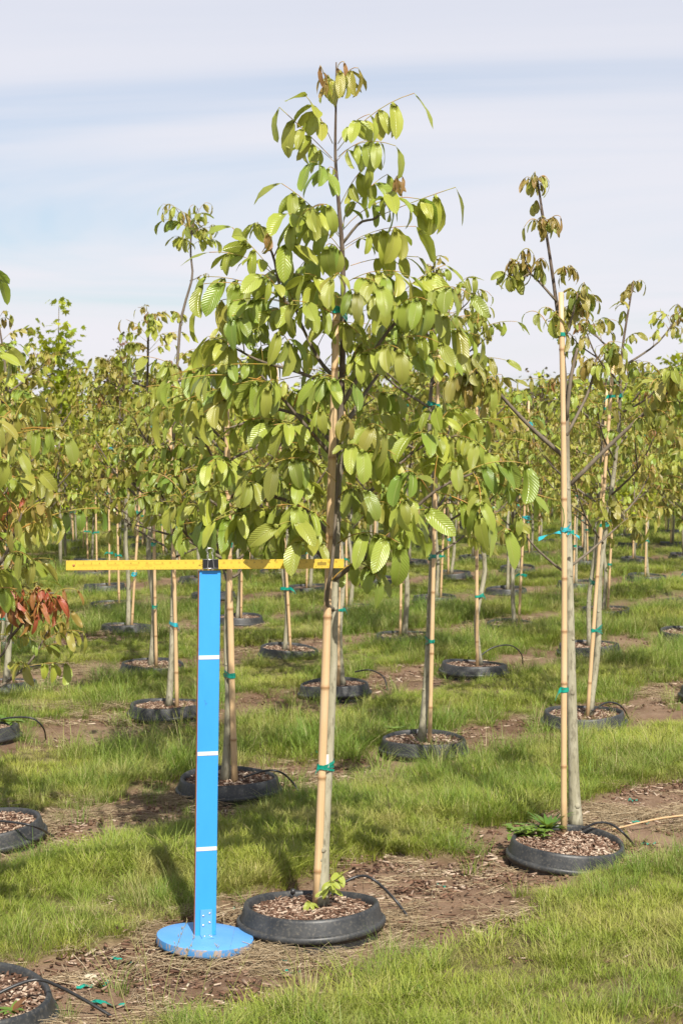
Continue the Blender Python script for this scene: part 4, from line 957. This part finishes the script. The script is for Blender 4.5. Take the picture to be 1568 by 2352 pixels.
# binder clip
tcl = (483 - 152) / (789 - 152); ycl = RL0 * RL1 / (RL1 + (RL0 - RL1) * tcl); cx_ = at(483, 1297, ycl); cl = thing('binder_clip', Vector((cx_.x, ycl, cx_.z)), 'black binder clip with silver wire handles gripping the yellow yardstick', 'clip')
cl.rotation_euler = (0, 0, ryaw); mb = MB(); wd = .0255; zt, zb = .0172, -.0118
pr = [(-.0034, zt - .0003), (-.0058, zb + .003), (-.0066, zb), (.0066, zb), (.0058, zb + .003), (.0034, zt - .0003)]
pr2 = [(-.0044, zt), (-.0070, zb + .002), (-.0078, zb - .0012), (.0078, zb - .0012), (.0070, zb + .002), (.0044, zt)]
V = [(x, y, z) for x in (-wd, wd) for y, z in pr2]
Vi = [(x, y, z) for x in (-wd, wd) for y, z in pr]
mb.add(V, [(i, i + 6, i + 7, i + 1) for i in (0, 1)]); mb.add(V, [(i, i + 6, i + 7, i + 1) for i in (3, 4)])
mb.add([(-wd, -.0078, zb - .0012), (wd, -.0078, zb - .0012), (wd, -.0036, zb - .0004), (-wd, -.0036, zb - .0004)], [(0, 1, 2, 3)])
body = mb.build('clip_body', M['clip'], cl, False)
sol = body.modifiers.new('thickness', 'SOLIDIFY'); sol.thickness = .0007
mb = MB()
for z, y in ((zt, -.0046), (zb + .0005, -.0079)): tube(mb, [(-wd, y, z), (wd, y, z)], .0009, 6)
mb.build('rolled_edge', M['steel'], cl)
def wire(y0, y1, up):
    mb = MB(); s = 1 if up else -1
    if up: pts = [(-.009, y0, zt), (-.0085, y0, zt + .012), (-.0065, y1, zt + .019), (-.0105, y1, zt + .027), (-.0075, y1, zt + .034), (0, y1, zt + .036), (.0075, y1, zt + .034), (.0105, y1, zt + .027), (.0065, y1, zt + .019), (.0085, y0, zt + .012), (.009, y0, zt)]
    else: pts = [(-.007, y0, zt + .012), (-.0075, y0, zt), (-.010, y0 - .002, -.006), (-.0115, y0 - .003, zb + .0005)]
    tube(mb, smooth_path(pts, 40), .0008, 6)
    if not up: tube(mb, smooth_path([(-x, y, z) for x, y, z in pts], 20), .0008, 6)
    mb.build('wire_handle', M['steel'], cl)
wire(-.0052, -.006, True); wire(.0052, .012, True); wire(-.0075, -.0075, False)

# ------------------------------------------------------------------ small things on the ground
def scrap(px, py, L, seed, lab):
    p = on(px, py, 0); p.z = float(gz(p.x, p.y)) + .004; r_ = random.Random(seed); t = None; mb = MB(); V = []; a = r_.uniform(-.5, .5); k = 7
    for i in range(k + 1):
        u = i / k - .5; c = Vector((math.cos(a) * L * u, math.sin(a) * L * u + .006 * math.sin(i * 1.7 + seed), .007 * abs(math.sin(i * 1.3 + seed)))); wv = .009 * (1 - .6 * abs(u))
        V += [tuple(c + Vector((-math.sin(a) * wv, math.cos(a) * wv, .006 * math.sin(i)))), tuple(c - Vector((-math.sin(a) * wv, math.cos(a) * wv, .004 * math.cos(i * 2))))]
    mb.add(V, [(2*i, 2*i+1, 2*i+3, 2*i+2) for i in range(k)]); o = mb.build('tape_scrap', M['tape']); o.location = p; tag(o, lab, 'tape scrap')
for a in ((280,2203,.085,1,'flat green tape scrap on bare soil left of the blue base'), (212,2268,.10,2,'crumpled green tape scrap beside the smooth pebble'), (245,2312,.11,3,'long green tape scrap under the black hose at the ribbed pot'), (660,2205,.05,4,'small green tape scrap on straw before the mulched pot'),
          (668,2226,.06,5,'green tape scrap at the turf edge before the mulched pot'), (545,2092,.035,6,'green tape bit tucked against the pot beside the blue base'), (1012,2036,.035,7,'green tape bit on soil in front of the grass tongue'), (1470,1898,.075,8,'green tape loop in the brush pile by the fallen cane'),
          (1488,1945,.06,9,'green tape scrap beside the pot with weeds'), (1340,1745,.04,10,'green tape bit on turf below the leaning tree'), (632,1838,.05,11,'green tape scrap at the foot of the pot behind the post'), (1452,1842,.04,12,'green tape bit on open soil behind the weeds'), (730,1738,.03,13,'tiny green tape bit on soil behind the measured trunk')): scrap(*a)
p = on(208, 2250, 0); mb = MB(); seg = 14
lathe(mb, [(.0001, -.012), (.014, -.009), (.021, 0), (.017, .009), (.008, .0125), (.0001, .013)], seg); o = mb.build('pebble', M['stone']); o.location = (p.x, p.y, float(gz(p.x, p.y)) + .008); o.scale = (1.05, .75, .8); tag(o, 'smooth oval tan pebble lying on the bare soil', 'pebble')
a_, b_ = on(1405, 1905, .03), on(1640, 1868, .05); mb = MB(); tube(mb, [p - a_ for p in smooth_path([a_, (a_ + b_) / 2 + Vector((0, 0, .015)), b_], 8)], np.linspace(.0032, .0055, 9), 8, node=.25)
o = mb.build('fallen_cane', M['bamboo']); o.location = a_; tag(o, 'old tan cane lying on the soil by the pot with weeds', 'cane')

def blade_leaf(mb, p, d, n, L, W, tint, young=0., bend=.5, lob=0):
    fr = frame(d, n); V = []; k = 6
    for i in range(k + 1):
        t = i / k; wv = W * math.sin(math.pi * min(1, t ** .8 * .96 + .04)) * (1 - lob * (i % 2)); y = L * t; z = -bend * L * t * t
        V += [tuple(p + fr @ Vector((-wv, y, z + .15 * wv))), tuple(p + fr @ Vector((0, y, z))), tuple(p + fr @ Vector((wv, y, z + .15 * wv)))]
    mb.add(V, [f for i in range(k) for f in ((3*i, 3*i+1, 3*i+4, 3*i+3), (3*i+1, 3*i+2, 3*i+5, 3*i+4))], tint=tint, young=young)
def rosette(px, py, z, n, L, W, seed, lab, up=.4, lob=.0, red=0., tint=.4, spread=0.):
    r_ = random.Random(seed); p = on(px, py, z)
    if z < .01: p.z = float(gz(p.x, p.y)) + .01
    t = thing('weed_plant', p, lab, 'weed')
    for i in range(n):
        a = 2.4 * i + r_.uniform(-.3, .3); d = Vector((math.cos(a), math.sin(a), up * r_.uniform(.6, 1.5))).normalized(); mb = MB()
        off = Vector((r_.uniform(-spread, spread), r_.uniform(-spread, spread) * .6, r_.uniform(0, spread * .4)))
        blade_leaf(mb, off, d, Vector((0, 0, 1)), L * r_.uniform(.6, 1.15), W * r_.uniform(.8, 1.2), min(1, max(0, tint + r_.uniform(-.3, .3))), red if r_.random() < .4 else 0., r_.uniform(.2, .7), lob); mb.build('leaf', M['weed'], t)
rosette(1258, 1908, .075, 24, .12, .009, 1, 'spiky dark green weed rosette at the back of the pot', 1.1, 0, 0, .8)
rosette(1212, 1918, .080, 80, .040, .014, 2, 'low mat of small bright green weed leaves on the pot rim', .6, .35, 0, .1, .075)
rosette(30, 2322, .065, 12, .055, .009, 3, 'weed with narrow leaves and red stems in the ribbed pot', .5, 0, .9, .3)
rosette(905, 1676, .068, 14, .07, .014, 4, 'small pale weed on the left edge of the tilted pot', .6, .3, 0, .1)
rosette(900, 2290, 0, 9, .10, .022, 5, 'flat dandelion rosette in the lawn', .25, .45, 0, .3)
rosette(945, 2275, 0, 8, .09, .020, 6, 'second flat dandelion rosette a step to the right of the first', .25, .45, 0, .2)
rosette(20, 1660, .068, 14, .11, .030, 7, 'broad leaved green weed filling the pot with the looping hose', .7, .2, 0, .3)
rosette(1130, 1858, 0, 16, .05, .008, 8, 'small bright weed clump on soil behind the sparse walnut', .9, .3, 0, .1)

# ------------------------------------------------------------------ grass, straw and chips
protos = bpy.data.collections.new('tuft_shapes')
def proto(name, mb, matk):
    me = mb.mesh(name, M[matk]); o = bpy.data.objects.new(name, me); protos_cur.objects.link(o)
def tuft(n, rad, h0, h1, w_, lean, seed, dry=.06, segs=3, upr=.5):
    r_ = random.Random(seed); mb = MB()
    for i in range(n):
        a = r_.uniform(0, 6.283); rr = rad * math.sqrt(r_.random()); p = Vector((rr * math.cos(a), rr * math.sin(a), -.006)); a2 = a + r_.uniform(-1.2, 1.2)
        d = Vector((math.cos(a2), math.sin(a2), 0)); sd_ = Vector((-d.y, d.x, 0)); h = r_.uniform(h0, h1); ln = lean * r_.uniform(.3, 1.4); V = []; F = []
        for k in range(segs + 1):
            t = k / segs; c = p + d * (h * ln * t * t + h * .1 * t) + Vector((0, 0, h * (t - .32 * ln * t * t))); wv = w_ * (1 - t * .9) * .5
            if k < segs: V += [tuple(c - sd_ * wv), tuple(c + sd_ * wv)]
            else: V.append(tuple(c))
        F = [(2*k, 2*k+1, 2*k+3, 2*k+2) for k in range(segs - 1)] + [(2*segs-2, 2*segs-1, 2*segs)]
        mb.add(V, F, dry=(r_.uniform(.5, 1) if r_.random() < dry else 0.))
    return mb
def scatter(name, colln, pts, rotz, tiltx, scl, idx, label, cat):
    me = bpy.data.meshes.new(name); me.from_pydata(pts.tolist(), [], [])
    n = len(pts)
    a = me.attributes.new('rot', 'FLOAT_VECTOR', 'POINT'); a.data.foreach_set('vector', np.stack([tiltx, np.zeros(n), rotz], 1).ravel())
    a = me.attributes.new('scl', 'FLOAT', 'POINT'); a.data.foreach_set('value', scl)
    a = me.attributes.new('idx', 'INT', 'POINT'); a.data.foreach_set('value', idx.astype(np.int32))
    o = put(name, me); tag(o, label, cat, kind='stuff')
    ng = bpy.data.node_groups.new(name + '_scatter', 'GeometryNodeTree'); ng.interface.new_socket('Geometry', in_out='INPUT', socket_type='NodeSocketGeometry'); ng.interface.new_socket('Geometry', in_out='OUTPUT', socket_type='NodeSocketGeometry')
    nn = ng.nodes; ll = ng.links; gi = nn.new('NodeGroupInput'); go = nn.new('NodeGroupOutput')
    ci = nn.new('GeometryNodeCollectionInfo'); ci.inputs['Collection'].default_value = colln; ci.inputs['Separate Children'].default_value = True; ci.inputs['Reset Children'].default_value = True
    ip = nn.new('GeometryNodeInstanceOnPoints'); ip.inputs['Pick Instance'].default_value = True
    def na(k, t): q = nn.new('GeometryNodeInputNamedAttribute'); q.data_type = t; q.inputs[0].default_value = k; return q.outputs[0]
    ll.new(gi.outputs[0], ip.inputs['Points']); ll.new(ci.outputs[0], ip.inputs['Instance']); ll.new(na('idx', 'INT'), ip.inputs['Instance Index'])
    er = nn.new('FunctionNodeEulerToRotation'); ll.new(na('rot', 'FLOAT_VECTOR'), er.inputs[0]); ll.new(er.outputs[0], ip.inputs['Rotation']); ll.new(na('scl', 'FLOAT'), ip.inputs['Scale'])
    ll.new(ip.outputs[0], go.inputs[0]); md = o.modifiers.new('scatter', 'NODES'); md.node_group = ng
    return o
potxy = np.array([(p.x, p.y) for p in POT.values()] + [(p.x, p.y) for p, j in spots])
def near_pot(x, y, r):
    out = np.zeros(len(x), bool)
    for a, b in potxy: out |= (x - a) ** 2 + (y - b) ** 2 < r * r
    return out
def field(y0, y1, dens):
    n = int((.25 * (y1 ** 2 - y0 ** 2) + 1.5 * (y1 - y0)) * dens); y = np.sqrt(npr.uniform(0, 1, n) * (y1 ** 2 - y0 ** 2) + y0 ** 2)
    x = npr.uniform(-1, 1, n) * (.25 * y + .75); return x, y
def mk(colname, items):
    global protos_cur
    protos_cur = bpy.data.collections.new(colname)
    for i, (mb_, mk_) in enumerate(items): proto('%s_%02d' % (colname, i), mb_, mk_)
    return protos_cur
# lawn
lawn_c = mk('lawn_tufts', [(tuft(58, .065, .024, .078, .0031, .95, i, .09), 'lawn') for i in range(4)])
X, Y, S, Id = [], [], [], []
for y0, y1, dn, sc, in ((3.3, 7.5, 520, 1.0), (7.5, 13, 300, 1.15), (13, 22, 130, 1.45), (22, 46, 40, 2.1)):
    x, y = field(y0, y1, dn); gm = grass_mask(x, y); keep = (npr.uniform(0, 1, len(x)) < gm ** 1.5 * np.clip((fbm(x * 2.0, y * 2.0, 61, 3) - .28) / .14, .5, 1)) & ~near_pot(x, y, .25)
    x, y = x[keep], y[keep]; X.append(x); Y.append(y); lush = fbm(x * 1.3, y * 1.3, 21, 3)
    S.append(sc * np.clip(.25 + 1.55 * (lush - .18), .45, 1.7) * npr.uniform(.7, 1.35, len(x))); Id.append(npr.integers(0, 4, len(x)))
X, Y, S, Id = map(np.concatenate, (X, Y, S, Id)); n = len(X)
scatter('lawn_grass', lawn_c, np.stack([X, Y, gz(X, Y)], 1), npr.uniform(0, 6.28, n), npr.normal(0, .12, n), S, Id, 'short yellow-green lawn grass between the pot rows', 'grass')
# tall tufts
tall_c = mk('tall_tufts', [(tuft(48, .05, .07, .17, .0032, .9, 20 + i, .10, 4), 'tall') for i in range(3)] + [(tuft(30, .06, .12, .26, .0036, .7, 30 + i, .12, 4), 'tall') for i in range(3)])
X, Y, S, Id = [], [], [], []
for y0, y1, dn, sc in ((3.3, 8, 190, .78), (8, 16, 150, 1.05), (16, 40, 16, 1.3)):
    x, y = field(y0, y1, dn); gm = grass_mask(x, y); lush = fbm(x * 1.1, y * 1.1, 33, 3); d = row_dist(x, y)
    pr_ = np.clip((lush - .46) / .2, 0, 1) * gm + .9 * ((gm > .25) & (d < .62)) * np.clip((lush - .34) / .15, 0, 1) + .22 * near_pot(x, y, .45) * (y > 6.8) + .06 * near_pot(x, y, .45)
    keep = (npr.uniform(0, 1, len(x)) < pr_) & ~near_pot(x, y, .255); x, y, l_ = x[keep], y[keep], lush[keep]; X.append(x); Y.append(y)
    S.append(sc * npr.uniform(.55, 1.05, len(x)) * (.55 + .8 * l_)); Id.append(np.where(npr.uniform(0, 1, len(x)) < .75, npr.integers(0, 3, len(x)), npr.integers(3, 6, len(x))))
X, Y, S, Id = map(np.concatenate, (X, Y, S, Id)); n = len(X)
scatter('tall_grass', tall_c, np.stack([X, Y, gz(X, Y)], 1), npr.uniform(0, 6.28, n), npr.normal(0, .1, n), S, Id, 'taller darker grass tufts along the row edges', 'grass')
# straw and dead stalks
def straw_mb(n, seed, rad=.06, h=.012, Ls=(.03, .10)):
    r_ = random.Random(seed); mb = MB()
    for i in range(n):
        L_ = r_.uniform(*Ls); a = r_.uniform(0, 6.283); c0 = Vector((r_.gauss(0, rad * .5), r_.gauss(0, rad * .5), r_.uniform(.001, h))); d = Vector((math.cos(a), math.sin(a), r_.uniform(-.12, .22))); bnd = Vector((-d.y, d.x, 0)) * r_.uniform(-.25, .25) * L_
        pts = [c0 - d * L_ / 2, c0 + bnd * .5, c0 + d * L_ / 2]; tube(mb, pts, [r_.uniform(.0006, .0013)] * 3, 3, False, tint=r_.random())
    return mb
def chip_mb(n, seed, rad=.06):
    r_ = random.Random(seed); mb = MB()
    for i in range(n):
        L_ = r_.uniform(.006, .022); W_ = r_.uniform(.002, .006); a = r_.uniform(0, 6.283); d = Vector((math.cos(a), math.sin(a), r_.uniform(-.2, .3))).normalized(); s_ = d.cross(Vector((r_.uniform(-.5, .5), r_.uniform(-.5, .5), 1))).normalized(); u_ = s_.cross(d)
        c0 = Vector((r_.gauss(0, rad), r_.gauss(0, rad), .004)); th = r_.uniform(.0008, .003)
        mb.add([tuple(c0 + d * L_ * k + s_ * W_ * j * (1 if k > 0 else .6) + u_ * th * h) for h in (-1, 1) for k in (-1, 1) for j in (-1, 1)], [(0,1,3,2),(4,6,7,5),(0,4,5,1),(2,3,7,6),(0,2,6,4),(1,5,7,3)], tint=min(1, max(0, r_.gauss(.45, .3))))
    return mb
M['clod'] = litter_mat('soil_clods', (.10,.058,.034), (.17,.105,.065), (.25,.175,.115), .95)
def clod_mb(n, seed):
    r_ = random.Random(seed); mb = MB()
    for i in range(n):
        R0 = r_.choice((.003, .004, .005, .007, .011)) * r_.uniform(.7, 1.2); c0 = Vector((r_.gauss(0, .07), r_.gauss(0, .07), R0 * .25)); V = [c0 + Vector((0, 0, -R0 * .6))]
        for lv in (.0, .55):
            for q in range(6): V.append(c0 + Vector((math.cos(q * 1.047 + lv), math.sin(q * 1.047 + lv), 0)) * R0 * (1 - lv * .45) * r_.uniform(.7, 1.2) + Vector((0, 0, lv * R0 * r_.uniform(.6, 1.1))))
        V.append(c0 + Vector((0, 0, R0 * r_.uniform(.6, .95))))
        F = [(0, 1 + (q + 1) % 6, 1 + q) for q in range(6)] + [(1 + q, 1 + (q + 1) % 6, 7 + (q + 1) % 6, 7 + q) for q in range(6)] + [(13, 7 + q, 7 + (q + 1) % 6) for q in range(6)]
        mb.add([tuple(v) for v in V], F, tint=r_.random())
    return mb
lit_c = mk('litter', [(straw_mb(26, i), 'straw') for i in range(4)] + [(chip_mb(16, 10 + i), 'chip') for i in range(4)] + [(straw_mb(70, 20 + i, .09, .03, (.04, .14)), 'straw') for i in range(2)] + [(clod_mb(12, 30 + i), 'clod') for i in range(3)])
X, Y, S, Id = [], [], [], []
for y0, y1, dn in ((3.4, 8, 150), (8, 15, 70)):
    x, y = field(y0, y1, dn); gm = grass_mask(x, y); st_ = fbm(x * 2.2, y * 2.2, 44, 3)
    keep = (npr.uniform(0, 1, len(x)) < (1 - gm) * np.clip((st_ - .40) / .25, .10, 1) + .015) & ~near_pot(x, y, .235); x, y, st_ = x[keep], y[keep], st_[keep]
    X.append(x); Y.append(y); S.append(npr.uniform(.6, 1.2, len(x))); u = npr.uniform(0, 1, len(x))
    Id.append(np.where(u < .30, npr.integers(0, 4, len(x)), np.where(u < .92, npr.integers(4, 8, len(x)), np.where(st_ > .5, npr.integers(8, 10, len(x)), npr.integers(0, 4, len(x))))))
    x, y = field(y0, y1, dn * .55); gm = grass_mask(x, y); keep = (npr.uniform(0, 1, len(x)) < (1 - gm) * np.clip((fbm(x * 1.8, y * 1.8, 71, 3) - .35) / .25, .1, 1)) & ~near_pot(x, y, .24)
    x, y = x[keep], y[keep]; X.append(x); Y.append(y); S.append(npr.uniform(.5, 1.2, len(x))); Id.append(npr.integers(10, 13, len(x)))
# mats of dead grass: in front of the mulched pot, beside the pot behind the post, brush by the fallen cane
for (px, py, sx_, sy_, n_, big) in ((700, 2165, .17, .06, 46, 1), (600, 2190, .10, .05, 20, 1), (445, 1838, .10, .05, 26, 1), (830, 1800, .12, .08, 22, 1), (1490, 1885, .20, .06, 40, 1), (860, 2115, .08, .05, 12, 1), (300, 2095, .16, .07, 16, 0), (1060, 2005, .15, .06, 30, 0), (200, 1540, .3, .08, 30, 1), (130, 1885, .14, .08, 24, 1), (1420, 1985, .12, .05, 24, 0), (560, 2205, .15, .05, 24, 0), (1300, 1370, .4, .1, 20, 1), (190, 1630, .35, .08, 36, 1)):
    c = on(px, py, 0); x = npr.normal(c.x, sx_, n_); y = npr.normal(c.y, sy_ * 1.6, n_); k = ~near_pot(x, y, .24); x, y = x[k], y[k]; X.append(x); Y.append(y); S.append(npr.uniform(.5, 1.0, len(x))); Id.append(npr.integers(8, 10, len(x)) if big else npr.integers(0, 8, len(x)))
X, Y, S, Id = map(np.concatenate, (X, Y, S, Id)); n = len(X)
scatter('straw_and_chip_litter', lit_c, np.stack([X, Y, gz(X, Y) + .002], 1), npr.uniform(0, 6.28, n), npr.normal(0, .08, n), S, Id, 'dry straw and bark chip litter on the bare row soil', 'litter')
# seed stalks in front of the base
rs_ = random.Random(12)
def stalk(px, py, h, lx, seed, lab, grp):
    p = on(px, py, 0); p.z = float(gz(p.x, p.y)); t = thing('grass_stalk', p, lab, 'grass stalk', grp); r_ = random.Random(seed); mb = MB()
    path = smooth_path([Vector((0, 0, 0)), Vector((lx * .35, .01, h * .5)), Vector((lx, .0, h))], 10); tube(mb, path, np.linspace(.0015, .0007, 11), 5, dry=.45); mb.build('stem', M['tall'], t)
    mb = MB()
    for i in range(12):
        c = path[-1 - i // 3] + Vector((r_.uniform(-.006, .006), 0, r_.uniform(-.012, .012))); d = Vector((r_.uniform(-.6, .6), r_.uniform(-.3, .3), 1)).normalized()
        tube(mb, [c, c + d * .006, c + d * .013], [.0004, .0013, .0003], 4, dry=.9)
    mb.build('seed_head', M['tall'], t)
for i, (px, py, h, lx) in enumerate(((372,2310,.24,.07),(362,2345,.24,-.06),(395,2320,.20,.06),(342,2320,.22,-.05),(340,2260,.20,-.03),(455,2340,.20,.05),(300,2345,.30,-.16),(272,2350,.28,-.12),(520,2345,.18,.06),(900,1960,.26,-.02),(650,1860,.28,-.1),(690,1840,.2,.05))):
    stalk(px, py, h, lx, i, 'thin grass stalk with a loose seed head at the soil edge', 'thin seed stalks at the soil edge')
